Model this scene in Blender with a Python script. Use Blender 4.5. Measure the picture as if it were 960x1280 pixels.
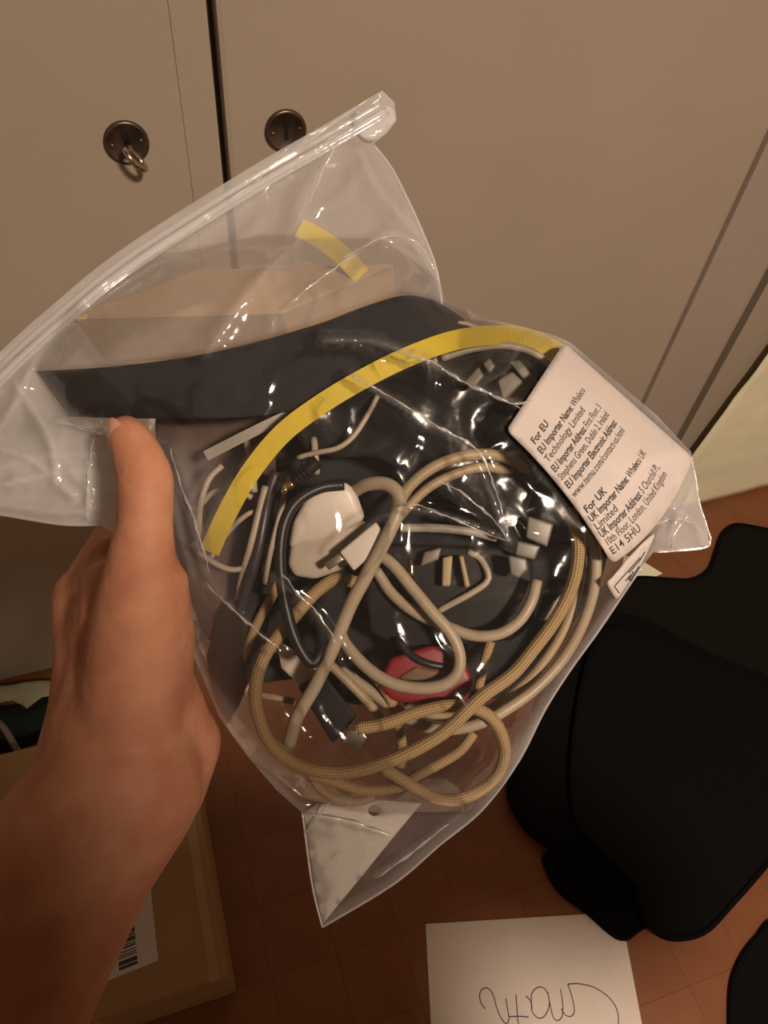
import bpy, bmesh, math, random
import numpy as np
from mathutils import Vector, Matrix, noise
from mathutils.geometry import delaunay_2d_cdt

random.seed(7)
for o in list(bpy.data.objects):
    bpy.data.objects.remove(o)
scene = bpy.context.scene
COL = scene.collection

# ------------------------------------------------------------------ camera
F = 965.0            # focal length in pixels of the 960 x 1280 frame
CAM_H = 1.40
_d = np.array([-90, 750, F]); _d /= np.linalg.norm(_d)          # straight down, seen from the camera
_h = np.array([3760, -790, F]); _h -= _d * _h.dot(_d); _h /= np.linalg.norm(_h)   # along the cupboard
Zr = -_d; Xr = _h; Yr = np.cross(Zr, Xr)
CX = Vector((Xr[0], Yr[0], Zr[0])); CY = Vector((Xr[1], Yr[1], Zr[1])); CZ = Vector((Xr[2], Yr[2], Zr[2]))
CP = Vector((0, 0, CAM_H))
cam_data = bpy.data.cameras.new('camera')
cam = bpy.data.objects.new('camera', cam_data)
COL.objects.link(cam)
cam_data.sensor_width = 36.0
cam_data.lens = F / 1280 * 36.0
cam_data.clip_start = 0.01
R = Matrix((CX, -CY, -CZ)).transposed().to_4x4()
cam.matrix_world = Matrix.Translation(CP) @ R
scene.camera = cam

# ------------------------------------------------------------------ world, light, exposure
world = bpy.data.worlds.new('room_air'); scene.world = world
world.use_nodes = True
world.node_tree.nodes['Background'].inputs[0].default_value = (1.0, 0.8, 0.62, 1)
world.node_tree.nodes['Background'].inputs[1].default_value = 0.02
LAMP_POS = Vector((0.45, -0.98, 2.50))
LAMP_POWER = 57.0
LAMP_COLOR = (1.0, 0.79, 0.61)
scene.view_settings.view_transform = 'Standard'
scene.view_settings.look = 'None'
scene.view_settings.gamma = 1.0
scene.view_settings.use_curve_mapping = False
scene.view_settings.exposure = 0.0
ld = bpy.data.lights.new('ceiling_lamp_light', 'AREA')
ld.shape = 'DISK'; ld.size = 0.26; ld.energy = LAMP_POWER; ld.color = LAMP_COLOR
lo = bpy.data.objects.new('ceiling_lamp_light', ld); COL.objects.link(lo)
lo.location = LAMP_POS

# ------------------------------------------------------------------ helpers
def P(px, py, depth):
    """photo pixel + distance along the view axis -> world point"""
    return CP + float(depth) * (CX * float((px - 480) / F) + CY * float((py - 640) / F) + CZ)

def on_floor(px, py, z=0.0):
    r = CX * float((px - 480) / F) + CY * float((py - 640) / F) + CZ
    return CP + r * ((z - CAM_H) / r.z)

def on_y(px, py, y):
    r = CX * float((px - 480) / F) + CY * float((py - 640) / F) + CZ
    return CP + r * (y / r.y)

def tag(o, label=None, cat=None, group=None, kind=None):
    if label: o['label'] = label
    if cat: o['category'] = cat
    if group: o['group'] = group
    if kind: o['kind'] = kind
    return o

def adopt(o, parent):
    o.parent = parent
    o.matrix_parent_inverse = Matrix.Translation(parent.location).inverted() if parent.type == 'EMPTY' else Matrix.Identity(4)

def thing(name, label, cat, loc, group=None):
    e = bpy.data.objects.new(name, None); COL.objects.link(e)
    e.location = loc; e.empty_display_size = 0.02
    return tag(e, label, cat, group)

def link(name, me, mat, parent=None, smooth=True):
    me.materials.clear()
    if mat: me.materials.append(mat)
    if smooth:
        for p in me.polygons: p.use_smooth = True
    o = bpy.data.objects.new(name, me); COL.objects.link(o)
    if parent is not None: adopt(o, parent)
    return o

def mesh(name, verts, faces, mat, parent=None, smooth=True, uvs=None):
    me = bpy.data.meshes.new(name)
    me.from_pydata([tuple(v) for v in verts], [], faces)
    if uvs is not None:
        l = me.uv_layers.new(name='UVMap')
        for p in me.polygons:
            for li, vi in zip(p.loop_indices, p.vertices):
                l.data[li].uv = uvs[vi]
    me.update()
    return link(name, me, mat, parent, smooth)

def from_bm(name, bm, mat, parent=None, smooth=False, bevel=0.0, seg=2):
    if bevel > 0:
        bmesh.ops.bevel(bm, geom=list(bm.edges), offset=bevel, segments=seg, affect='EDGES', profile=0.6)
    bmesh.ops.recalc_face_normals(bm, faces=bm.faces)
    me = bpy.data.meshes.new(name); bm.to_mesh(me); bm.free()
    return link(name, me, mat, parent, smooth)

def box(name, lo_, hi_, mat, parent=None, bevel=0.0):
    bm = bmesh.new()
    bmesh.ops.create_cube(bm, size=1)
    for v in bm.verts:
        v.co = Vector([lo_[i] + (v.co[i] + .5) * (hi_[i] - lo_[i]) for i in range(3)])
    return from_bm(name, bm, mat, parent, False, bevel)

def hexa(name, corners, mat, parent=None, bevel=0.0, smooth=False):
    """8 corners: 4 of one end ring, 4 of the other"""
    bm = bmesh.new()
    v = [bm.verts.new(c) for c in corners]
    for f in ((0,1,2,3), (7,6,5,4), (0,4,5,1), (1,5,6,2), (2,6,7,3), (3,7,4,0)):
        bm.faces.new([v[i] for i in f])
    return from_bm(name, bm, mat, parent, smooth, bevel)

def catmull(pts, step, closed=False):
    """even resample of a Catmull-Rom spline; pts any dimension"""
    A = [np.array(p, float) for p in pts]
    n = len(A); out = []
    segs = n if closed else n - 1
    for i in range(segs):
        if closed:
            p0, p1, p2, p3 = A[(i-1) % n], A[i], A[(i+1) % n], A[(i+2) % n]
        else:
            p0 = A[i-1] if i > 0 else 2*A[0]-A[1]
            p1, p2 = A[i], A[i+1]
            p3 = A[i+2] if i+2 < n else 2*A[-1]-A[-2]
        m = max(2, int(np.linalg.norm((p2-p1)[:2]) / step))
        for k in range(m):
            t = k / m
            out.append(0.5*((2*p1)+(-p0+p2)*t+(2*p0-5*p1+4*p2-p3)*t*t+(-p0+3*p1-3*p2+p3)*t**3))
    if not closed: out.append(A[-1])
    return out

def tube(name, pts, rad, mat, parent=None, sides=10, cap=True, flat=None):
    """tube through world points with UV (u round, v metres along); rad may be a list; flat=(normal axis scale)"""
    pts = [Vector(p) for p in pts]
    n = len(pts)
    rads = rad if isinstance(rad, (list, tuple)) else [rad]*n
    T = []
    for i in range(n):
        t = pts[min(i+1, n-1)] - pts[max(i-1, 0)]
        T.append(t.normalized() if t.length > 1e-9 else Vector((0, 0, 1)))
    ref = CZ if abs(T[0].dot(CZ)) < 0.9 else CX
    U = (ref - T[0]*ref.dot(T[0])).normalized()
    verts, uvs, faces = [], [], []
    L = 0
    for i in range(n):
        if i: L += (pts[i]-pts[i-1]).length
        U = (U - T[i]*U.dot(T[i])).normalized()
        V = T[i].cross(U)
        a, b = (1, 1) if flat is None else flat
        for k in range(sides+1):
            ang = 2*math.pi*k/sides
            verts.append(pts[i] + (U*math.cos(ang)*a + V*math.sin(ang)*b)*rads[i])
            uvs.append((k/sides, L))
    s = sides+1
    for i in range(n-1):
        for k in range(sides):
            faces.append((i*s+k, i*s+k+1, (i+1)*s+k+1, (i+1)*s+k))
    if cap:
        faces.append(tuple(range(sides-1, -1, -1)))
        faces.append(tuple((n-1)*s+k for k in range(sides)))
    return mesh(name, verts, faces, mat, parent, True, uvs)

def seg_dist(U, V, poly, closed=True):
    """distance of points to a polyline"""
    U = np.asarray(U, float); V = np.asarray(V, float)
    D = np.full(U.shape, 1e9)
    n = len(poly)
    for i in range(n if closed else n-1):
        x0, y0 = poly[i][:2]; x1, y1 = poly[(i+1) % n][:2]
        dx, dy = x1-x0, y1-y0
        l2 = dx*dx+dy*dy+1e-12
        t = np.clip(((U-x0)*dx+(V-y0)*dy)/l2, 0, 1)
        D = np.minimum(D, np.hypot(U-x0-t*dx, V-y0-t*dy))
    return D

def inside(U, V, poly):
    U = np.asarray(U, float); V = np.asarray(V, float)
    r = np.zeros(U.shape, bool)
    n = len(poly)
    for i in range(n):
        x0, y0 = poly[i][:2]; x1, y1 = poly[(i+1) % n][:2]
        c = ((y0 > V) != (y1 > V))
        with np.errstate(divide='ignore', invalid='ignore'):
            xs = (x1-x0)*(V-y0)/((y1-y0) if y1 != y0 else 1e-9)+x0
        r ^= c & (U < xs)
    return r

def sstep(a, b, x):
    t = np.clip((np.asarray(x, float)-a)/(b-a), 0, 1)
    return t*t*(3-2*t)

def fill2d(outline, spacing, holes=()):
    """triangulate a 2-D outline with inner grid points"""
    o = [Vector((float(p[0]), float(p[1]))) for p in outline]
    n = len(o)
    pts = list(o); edges = [(i, (i+1) % n) for i in range(n)]
    for h in holes:
        b = len(pts); m = len(h)
        pts += [Vector((float(p[0]), float(p[1]))) for p in h]
        edges += [(b+i, b+(i+1) % m) for i in range(m)]
    xs = [p.x for p in o]; ys = [p.y for p in o]
    gx, gy = [], []
    j = 0; y = min(ys)
    while y < max(ys):
        x = min(xs) + (spacing/2 if j % 2 else 0)
        while x < max(xs):
            gx.append(x+random.uniform(-.12, .12)*spacing); gy.append(y+random.uniform(-.12, .12)*spacing)
            x += spacing
        y += spacing*0.87; j += 1
    gx = np.array(gx); gy = np.array(gy)
    ok = inside(gx, gy, outline) & (seg_dist(gx, gy, outline) > spacing*0.45)
    for h in holes:
        ok &= ~inside(gx, gy, h) & (seg_dist(gx, gy, h) > spacing*0.45)
    pts += [Vector((float(a), float(b))) for a, b in zip(gx[ok], gy[ok])]
    r = delaunay_2d_cdt(pts, edges, [], 0, 1e-4)
    V, T = r[0], r[2]
    cu = np.array([sum(V[i].x for i in t)/3 for t in T]); cv = np.array([sum(V[i].y for i in t)/3 for t in T])
    keep = inside(cu, cv, outline)
    for h in holes: keep &= ~inside(cu, cv, h)
    return np.array([v.x for v in V]), np.array([v.y for v in V]), [tuple(t) for t, k in zip(T, keep) if k]

# ------------------------------------------------------------------ materials
def new_mat(name):
    m = bpy.data.materials.new(name); m.use_nodes = True
    nt = m.node_tree
    return m, nt, nt.nodes['Principled BSDF']

def pmat(name, col, rough=0.6, metal=0.0, var=0.0, vscale=20.0, bump=0.0, bscale=200.0, spec=0.5, sss=0.0, col2=None, detail=4):
    m, nt, b = new_mat(name)
    b.inputs['Roughness'].default_value = rough
    b.inputs['Metallic'].default_value = metal
    b.inputs['Specular IOR Level'].default_value = spec
    tc = nt.nodes.new('ShaderNodeTexCoord')
    if var > 0 or col2:
        nz = nt.nodes.new('ShaderNodeTexNoise'); nz.inputs['Scale'].default_value = vscale; nz.inputs['Detail'].default_value = detail
        nt.links.new(tc.outputs['Object'], nz.inputs['Vector'])
        mr = nt.nodes.new('ShaderNodeMapRange'); mr.inputs[1].default_value = .3; mr.inputs[2].default_value = .7
        nt.links.new(nz.outputs['Fac'], mr.inputs[0])
        mx = nt.nodes.new('ShaderNodeMix'); mx.data_type = 'RGBA'
        c2 = col2 or tuple(c*(1-var) for c in col)
        mx.inputs[6].default_value = (*col, 1); mx.inputs[7].default_value = (*c2, 1)
        nt.links.new(mr.outputs[0], mx.inputs[0]); nt.links.new(mx.outputs[2], b.inputs['Base Color'])
    else:
        b.inputs['Base Color'].default_value = (*col, 1)
    if bump > 0:
        n2 = nt.nodes.new('ShaderNodeTexNoise'); n2.inputs['Scale'].default_value = bscale; n2.inputs['Detail'].default_value = 3
        nt.links.new(tc.outputs['Object'], n2.inputs['Vector'])
        bp = nt.nodes.new('ShaderNodeBump'); bp.inputs['Strength'].default_value = bump; bp.inputs['Distance'].default_value = 0.002
        nt.links.new(n2.outputs['Fac'], bp.inputs['Height']); nt.links.new(bp.outputs[0], b.inputs['Normal'])
    if sss > 0:
        b.inputs['Subsurface Weight'].default_value = sss
        b.inputs['Subsurface Radius'].default_value = (0.006, 0.0022, 0.0012)
        b.inputs['Subsurface Scale'].default_value = 1.0
    return m

def braid_mat(name, c1, c2, rough=0.75, freq=520.0, turns=6.0, depth=0.0007):
    m, nt, b = new_mat(name)
    b.inputs['Roughness'].default_value = rough
    uv = nt.nodes.new('ShaderNodeUVMap'); sp = nt.nodes.new('ShaderNodeSeparateXYZ')
    nt.links.new(uv.outputs[0], sp.inputs[0])
    def math_(op, a, bb):
        n = nt.nodes.new('ShaderNodeMath'); n.operation = op
        for i, x in enumerate((a, bb)):
            if x is None: continue
            if isinstance(x, (int, float)): n.inputs[i].default_value = x
            else: nt.links.new(x, n.inputs[i])
        return n.outputs[0]
    u = math_('MULTIPLY', sp.outputs[0], 2*math.pi*turns)
    v = math_('MULTIPLY', sp.outputs[1], 2*math.pi*freq)
    s1 = math_('SINE', math_('ADD', u, v), None); s2 = math_('SINE', math_('SUBTRACT', u, v), None)
    hgt = math_('MULTIPLY', math_('ADD', math_('MULTIPLY', s1, s2), 1.0), 0.5)
    mx = nt.nodes.new('ShaderNodeMix'); mx.data_type = 'RGBA'
    mx.inputs[6].default_value = (*c2, 1); mx.inputs[7].default_value = (*c1, 1)
    nt.links.new(hgt, mx.inputs[0]); nt.links.new(mx.outputs[2], b.inputs['Base Color'])
    bp = nt.nodes.new('ShaderNodeBump'); bp.inputs['Strength'].default_value = 0.6; bp.inputs['Distance'].default_value = depth
    nt.links.new(hgt, bp.inputs['Height']); nt.links.new(bp.outputs[0], b.inputs['Normal'])
    return m

def film_mat(name, tint=(0.93, 0.93, 0.95), rough=0.10, bump=0.10, bscale=42.0, gloss=1.0):
    """thin clear plastic film: see-through, glossy, with a milky share set by the mesh attribute 'haze'"""
    m = bpy.data.materials.new(name); m.use_nodes = True
    nt = m.node_tree; nt.nodes.clear()
    N = nt.nodes.new; L = nt.links.new
    out = N('ShaderNodeOutputMaterial')
    at = N('ShaderNodeAttribute'); at.attribute_name = 'haze'
    tc = N('ShaderNodeTexCoord')
    nz = N('ShaderNodeTexNoise'); nz.inputs['Scale'].default_value = bscale; nz.inputs['Detail'].default_value = 2.5; nz.inputs['Distortion'].default_value = 0.8
    L(tc.outputs['Object'], nz.inputs['Vector'])
    bp = N('ShaderNodeBump'); bp.inputs['Strength'].default_value = bump; bp.inputs['Distance'].default_value = 0.004
    L(nz.outputs['Fac'], bp.inputs['Height'])
    df = N('ShaderNodeBsdfDiffuse'); df.inputs[0].default_value = (*tint, 1); L(bp.outputs[0], df.inputs['Normal'])
    tl = N('ShaderNodeBsdfTranslucent'); tl.inputs[0].default_value = (*tint, 1); L(bp.outputs[0], tl.inputs['Normal'])
    mm = N('ShaderNodeMixShader'); mm.inputs[0].default_value = 0.35
    L(df.outputs[0], mm.inputs[1]); L(tl.outputs[0], mm.inputs[2])
    tr = N('ShaderNodeBsdfTransparent'); tr.inputs[0].default_value = (0.97, 0.97, 0.97, 1)
    # haze varies a little with the crinkles of the film
    mu = N('ShaderNodeMath'); mu.operation = 'MULTIPLY_ADD'; L(nz.outputs['Fac'], mu.inputs[0]); mu.inputs[1].default_value = 0.3; mu.inputs[2].default_value = 0.85
    m2 = N('ShaderNodeMath'); m2.operation = 'MULTIPLY'; m2.use_clamp = True; L(mu.outputs[0], m2.inputs[0]); L(at.outputs['Fac'], m2.inputs[1])
    a = N('ShaderNodeMixShader'); L(m2.outputs[0], a.inputs[0]); L(tr.outputs[0], a.inputs[1]); L(mm.outputs[0], a.inputs[2])
    gl = N('ShaderNodeBsdfGlossy'); gl.inputs['Roughness'].default_value = rough; gl.inputs[0].default_value = (1, 1, 1, 1)
    L(bp.outputs[0], gl.inputs['Normal'])
    fr = N('ShaderNodeFresnel'); fr.inputs[0].default_value = 1.5; L(bp.outputs[0], fr.inputs['Normal'])
    fm0 = N('ShaderNodeMath'); fm0.operation = 'MULTIPLY'; L(fr.outputs[0], fm0.inputs[0]); fm0.inputs[1].default_value = gloss
    fm = N('ShaderNodeMath'); fm.operation = 'MINIMUM'; L(fm0.outputs[0], fm.inputs[0]); fm.inputs[1].default_value = 0.42
    fin = N('ShaderNodeMixShader'); L(fm.outputs[0], fin.inputs[0]); L(a.outputs[0], fin.inputs[1]); L(gl.outputs[0], fin.inputs[2])
    L(fin.outputs[0], out.inputs[0])
    return m

M = {}
M['paint'] = pmat('cupboard_paint', (0.42, 0.36, 0.285), 0.55, var=0.06, vscale=6, bump=0.12, bscale=160)
M['paint2'] = pmat('frame_paint', (0.40, 0.34, 0.29), 0.5, var=0.06, vscale=6, bump=0.12, bscale=160)
M['plaster'] = pmat('wall_plaster', (0.47, 0.42, 0.36), 0.9, var=0.05, vscale=4, bump=0.15, bscale=120)
M['dark'] = pmat('gap_shade', (0.10, 0.08, 0.065), 0.9)  # dark brown stands for the shade in the door gaps
M['tile'] = pmat('floor_tile_brown', (0.24, 0.087, 0.033), 0.40, vscale=14, bump=0.08, bscale=90, col2=(0.20, 0.071, 0.027))
M['joint'] = pmat('floor_joint', (0.19, 0.067, 0.026), 0.8, var=0.3, vscale=40)
M['lockmetal'] = pmat('aged_nickel', (0.20, 0.165, 0.14), 0.36, metal=0.9, var=0.45, vscale=60)
M['keymetal'] = pmat('worn_key_steel', (0.55, 0.48, 0.40), 0.22, metal=1.0)
M['film'] = film_mat('clear_bag_film')
M['zip'] = film_mat('zip_ribs_film', rough=0.14, bump=0.08, bscale=120, gloss=1.3)
M['paper'] = pmat('label_paper', (0.56, 0.50, 0.475), 0.75, var=0.03, vscale=120)
M['ink'] = pmat('black_ink', (0.045, 0.04, 0.04), 0.8)
M['skin'] = pmat('skin', (0.57, 0.28, 0.165), 0.58, vscale=55, col2=(0.45, 0.18, 0.105), bump=0.35, bscale=150, sss=0.2, spec=0.28, detail=6)
M['nail'] = pmat('thumb_nail', (0.62, 0.34, 0.24), 0.3, spec=0.5)
M['braid'] = braid_mat('braided_tan', (0.48, 0.33, 0.16), (0.20, 0.125, 0.055), freq=560.0, turns=6.0, depth=0.0005)
M['white_cable'] = pmat('ivory_cable', (0.39, 0.315, 0.22), 0.45, var=0.2, vscale=70)
M['cream_cable'] = pmat('cream_cable', (0.36, 0.265, 0.15), 0.5, var=0.2, vscale=70)
M['thin_white'] = pmat('thin_white_cable', (0.40, 0.33, 0.245), 0.45, var=0.2, vscale=70)
M['grey_cable'] = pmat('grey_flat_cable', (0.32, 0.29, 0.25), 0.5)
M['black_cable'] = pmat('black_rubber_cable', (0.013, 0.012, 0.012), 0.4, spec=0.35)
M['navy_cable'] = pmat('dark_violet_cable', (0.035, 0.028, 0.035), 0.4)
M['yellow'] = pmat('yellow_flat_cable', (0.58, 0.44, 0.03), 0.55, var=0.12, vscale=60, bump=0.1, bscale=300)
M['white_plastic'] = pmat('white_plastic', (0.56, 0.49, 0.42), 0.4)
M['grey_plastic'] = pmat('frosted_grey_plastic', (0.17, 0.15, 0.12), 0.4, var=0.15, vscale=90)
M['shade_grey'] = pmat('shaded_white_plastic', (0.40, 0.34, 0.28), 0.4)  # shading of the white charger's lower part, put into the colour
M['brown_cloth'] = pmat('dark_brown_cloth', (0.085, 0.048, 0.038), 0.9, var=0.3, vscale=80, bump=0.2, bscale=300)
M['black_plastic'] = pmat('black_plastic', (0.009, 0.008, 0.007), 0.6, spec=0.2)
M['black_glossy'] = pmat('black_glossy_film', (0.014, 0.014, 0.015), 0.2, bump=0.3, bscale=70)
M['black_cloth'] = pmat('black_felt', (0.013, 0.013, 0.015), 0.9, var=0.3, vscale=200, bump=0.3, bscale=900)
M['red'] = pmat('red_plastic', (0.20, 0.010, 0.013), 0.45)
M['brown_collar'] = pmat('brown_collar', (0.13, 0.06, 0.025), 0.6)
M['gold'] = pmat('gold_plate', (0.85, 0.62, 0.28), 0.18, metal=1)
M['steel'] = pmat('plug_steel', (0.72, 0.66, 0.58), 0.22, metal=1)
M['kraft'] = pmat('kraft_card', (0.47, 0.32, 0.18), 0.8, var=0.1, vscale=50, bump=0.1, bscale=300)
M['carton'] = pmat('carton_card', (0.34, 0.20, 0.085), 0.75, var=0.12, vscale=18, bump=0.1, bscale=120)
M['tape'] = pmat('packing_tape', (0.38, 0.25, 0.12), 0.25, var=0.1, vscale=30)
M['sheet'] = pmat('white_note_paper', (0.74, 0.66, 0.60), 0.8, var=0.05, vscale=25, bump=0.05, bscale=150)
M['leaflet'] = pmat('leaflet_paper', (0.44, 0.39, 0.34), 0.8, var=0.06, vscale=60, bump=0.1, bscale=120)
M['pen'] = pmat('blue_pen_ink', (0.06, 0.06, 0.12), 0.6)
M['mat'] = pmat('black_car_mat_pile', (0.0045, 0.004, 0.004), 0.95, var=0.4, vscale=260, bump=0.5, bscale=700, spec=0.15)
M['matgrey'] = pmat('charcoal_mat_pile', (0.010, 0.0085, 0.007), 0.95, var=0.4, vscale=260, bump=0.5, bscale=700, spec=0.15)
M['binding'] = pmat('black_mat_binding', (0.003, 0.0025, 0.0025), 0.8, spec=0.1)
M['cream_paper'] = pmat('cream_paper', (0.93, 0.91, 0.68), 0.85, vscale=30, col2=(0.90, 0.87, 0.62), bump=0.35, bscale=45)
M['green_paper'] = pmat('pale_green_paper', (0.42, 0.42, 0.27), 0.85, var=0.15, vscale=30, bump=0.2, bscale=60)
M['green_cloth'] = pmat('dark_green_cloth', (0.012, 0.026, 0.020), 0.9, var=0.4, vscale=60, bump=0.3, bscale=300)
M['grey_cord'] = braid_mat('grey_cord', (0.40, 0.36, 0.31), (0.16, 0.14, 0.12), freq=120, turns=3)
M['shirt'] = pmat('dark_sleeve', (0.03, 0.03, 0.035), 0.9)
M['opal'] = pmat('opal_glass', (0.85, 0.82, 0.76), 0.4)
M['hole'] = pmat('keyhole_black', (0.004, 0.003, 0.003), 0.9)

# ------------------------------------------------------------------ the room
WY = 0.80        # face of the cupboard doors
def struct(o): o['kind'] = 'structure'; return o

floor = struct(box('floor', (-2.0, -2.2, -0.06), (2.2, 1.0, -0.0007), M['joint']))
TS = 0.105
bm = bmesh.new()
bmesh.ops.create_cube(bm, size=1)
for v in bm.verts:
    v.co.x *= TS-0.0002; v.co.y *= TS-0.0002; v.co.z = -0.0035 if v.co.z < 0 else 0.0
bmesh.ops.bevel(bm, geom=[e for e in bm.edges if all(v.co.z > -0.001 for v in e.verts)], offset=0.0003, segments=1, affect='EDGES')
tile_me = bpy.data.meshes.new('floor_tile'); bm.to_mesh(tile_me); bm.free()
tile_me.materials.append(M['tile'])
near, far = [], []
for i in range(-18, 21):
    for j in range(-20, 9):
        c = Vector((0.035 + i*TS, 0.022 + j*TS, 0))
        if -2.0 < c.x-TS/2 and c.x+TS/2 < 2.2 and -2.2 < c.y-TS/2 and c.y+TS/2 < 0.92:
            (near if (-0.60 < c.x < 1.55 and -0.25 < c.y) else far).append(c)
for c in near:
    t = bpy.data.objects.new('floor_tile', tile_me); COL.objects.link(t)
    t.location = c; t.parent = floor
vs, fs = [], []
h = (TS-0.0012)/2
for c in far:
    b0 = len(vs)
    vs += [c+Vector((-h, -h, 0)), c+Vector((h, -h, 0)), c+Vector((h, h, 0)), c+Vector((-h, h, 0))]
    fs.append((b0, b0+1, b0+2, b0+3))
ft = mesh('floor_tiling', vs, fs, M['tile'], floor, False); ft['kind'] = 'stuff'

struct(box('ceiling', (-2.0, -2.2, 2.62), (2.2, 1.0, 2.72), M['plaster']))
struct(box('wall_left', (-2.1, -2.2, 0), (-2.0, 1.0, 2.62), M['plaster']))
struct(box('wall_right', (2.2, -2.2, 0), (2.3, 1.0, 2.62), M['plaster']))
struct(box('wall_back', (-2.0, -2.3, 0), (2.2, -2.2, 2.62), M['plaster']))
struct(box('wall_front', (-2.0, 0.93, 0), (2.2, 1.0, 2.62), M['plaster']))
# cupboard: left door, right door, frame post and the recess beside it
d1 = struct(box('door_1', (-0.72, WY, 0.012), (0.0757, WY+0.025, 2.05), M['paint'], None, 0.0010))
box('closing_strip', (0.0757, WY-0.0010, 0.012), (0.1095, WY+0.026, 2.05), M['paint'], d1, 0.0008)
d2 = struct(box('door_2', (0.1175, WY+0.001, 0.012), (0.8245, WY+0.026, 2.05), M['paint'], None, 0.006))
struct(box('trim_1', (0.8280, WY-0.003, 0.0), (0.950, WY+0.10, 2.10), M['paint2'], None, 0.011))
struct(box('trim_2', (-0.86, WY-0.003, 0.0), (-0.725, WY+0.10, 2.10), M['paint2'], None, 0.004))
struct(box('trim_3', (-0.86, WY-0.003, 2.055), (0.952, WY+0.10, 2.12), M['paint2'], None, 0.004))
struct(box('wall_gap_shade', (-0.724, WY+0.028, 0.0), (0.828, WY+0.05, 2.054), M['dark']))  # dark panel close behind the doors, paints the shade of the gaps
struct(box('wall_recess', (1.034, 0.856, 0.0), (2.2, 0.929, 2.62), M['paint']))

def escutcheon(cx, cz, door, key):
    y0 = door
    bmx = bmesh.new()
    prof = [(0.0222, 0.0), (0.0222, 0.0016), (0.0208, 0.0030), (0.0190, 0.0034), (0.0184, 0.0027), (0.0, 0.0030)]
    n = 40; rings = []
    for r, hh in prof:
        if r == 0: rings.append([bmx.verts.new((cx, WY-hh-0.0002, cz))])
        else: rings.append([bmx.verts.new((cx+r*math.cos(2*math.pi*k/n), WY-hh-0.0002, cz+r*math.sin(2*math.pi*k/n))) for k in range(n)])
    for a, b in zip(rings, rings[1:]):
        for k in range(n):
            if len(b) == 1: bmx.faces.new((a[k], a[(k+1) % n], b[0]))
            else: bmx.faces.new((a[k], a[(k+1) % n], b[(k+1) % n], b[k]))
    e = from_bm('escutcheon', bmx, M['lockmetal'], y0, True)
    # keyhole: round head and slot
    vs_ = []
    for k in range(21):
        a = math.radians(-60 + 300*k/20)
        vs_.append((cx+0.0042*math.cos(a), cz+0.0065+0.0042*math.sin(a)))
    vs_ += [(cx-0.0022, cz-0.0085), (cx+0.0022, cz-0.0085)]
    vf = [(x, WY-0.0036, z) for x, z in vs_] + [(x, WY-0.0024, z) for x, z in vs_]
    m_ = len(vs_)
    fc = [tuple(range(m_)), tuple(range(2*m_-1, m_-1, -1))] + [(k, (k+1) % m_, m_+(k+1) % m_, m_+k) for k in range(m_)]
    mesh('keyhole', vf, fc, M['hole'], e, False)
    for sx, sz in ((-0.0142, -0.0012), (0.0142, 0.0016)):
        bs = bmesh.new()
        bmesh.ops.create_uvsphere(bs, u_segments=14, v_segments=8, radius=0.0024, matrix=Matrix.Translation((cx+sx, WY-0.003, cz+sz)) @ Matrix.Diagonal((1, .55, 1, 1)))
        from_bm('screw', bs, M['lockmetal'], e, True)
    if key:
        ctr = Vector((cx+0.001, WY-0.003, cz+0.002))
        tube('key_shaft', [ctr, ctr+Vector((0.0008, -0.010, -0.001)), ctr+Vector((0.001, -0.014, -0.0015))], 0.0026, M['keymetal'], e, 12)
        loop = []
        ax1 = Vector((0.10, -1.0, -0.25)).normalized(); ax2 = Vector((0.62, 0.15, -0.80)).normalized()
        c0 = ctr+Vector((0.004, -0.021, -0.0075))
        for k in range(33):
            a = 2*math.pi*k/32
            loop.append(c0+ax1*0.0088*math.cos(a)+ax2*0.0130*math.sin(a))
        tube('key_bow', loop, 0.0029, M['keymetal'], e, 12, cap=False)
pl = on_y(158, 178, WY); pr = on_y(357, 163, WY)
escutcheon(pl.x, pl.z, d1, True)
escutcheon(pr.x, pr.z, d2, False)

# ceiling lamp (out of the frame, it lights the room)
lamp = thing('ceiling_lamp', 'round opal ceiling lamp above the photographer', 'lamp', LAMP_POS+Vector((0, 0, 0.03)))
def disc(name, c, prof, mat, parent, n=40):
    vs_, fc = [], []
    for r, z in prof:
        for k in range(n): vs_.append((c.x+r*math.cos(2*math.pi*k/n), c.y+r*math.sin(2*math.pi*k/n), c.z+z))
    for i in range(len(prof)-1):
        for k in range(n): fc.append((i*n+k, i*n+(k+1) % n, (i+1)*n+(k+1) % n, (i+1)*n+k))
    fc.append(tuple(range(n-1, -1, -1))); fc.append(tuple((len(prof)-1)*n+k for k in range(n)))
    return mesh(name, vs_, fc, mat, parent)
disc('lamp_base', LAMP_POS, [(0.17, 0.10), (0.17, 0.02), (0.15, 0.012)], M['opal'], lamp)

# ------------------------------------------------------------------ things on the floor and against the wall
def slab(name, outline, z0, z1, mat, parent=None, round_=0.0):
    """closed 2-D outline (world x,y) extruded from z0 to z1"""
    bmx = bmesh.new()
    lo_v = [bmx.verts.new((p[0], p[1], z0)) for p in outline]
    hi_v = [bmx.verts.new((p[0], p[1], z1)) for p in outline]
    n = len(outline)
    bmx.faces.new(lo_v[::-1]); bmx.faces.new(hi_v)
    for k in range(n): bmx.faces.new((lo_v[k], lo_v[(k+1) % n], hi_v[(k+1) % n], hi_v[k]))
    return from_bm(name, bmx, mat, parent, False)

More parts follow.
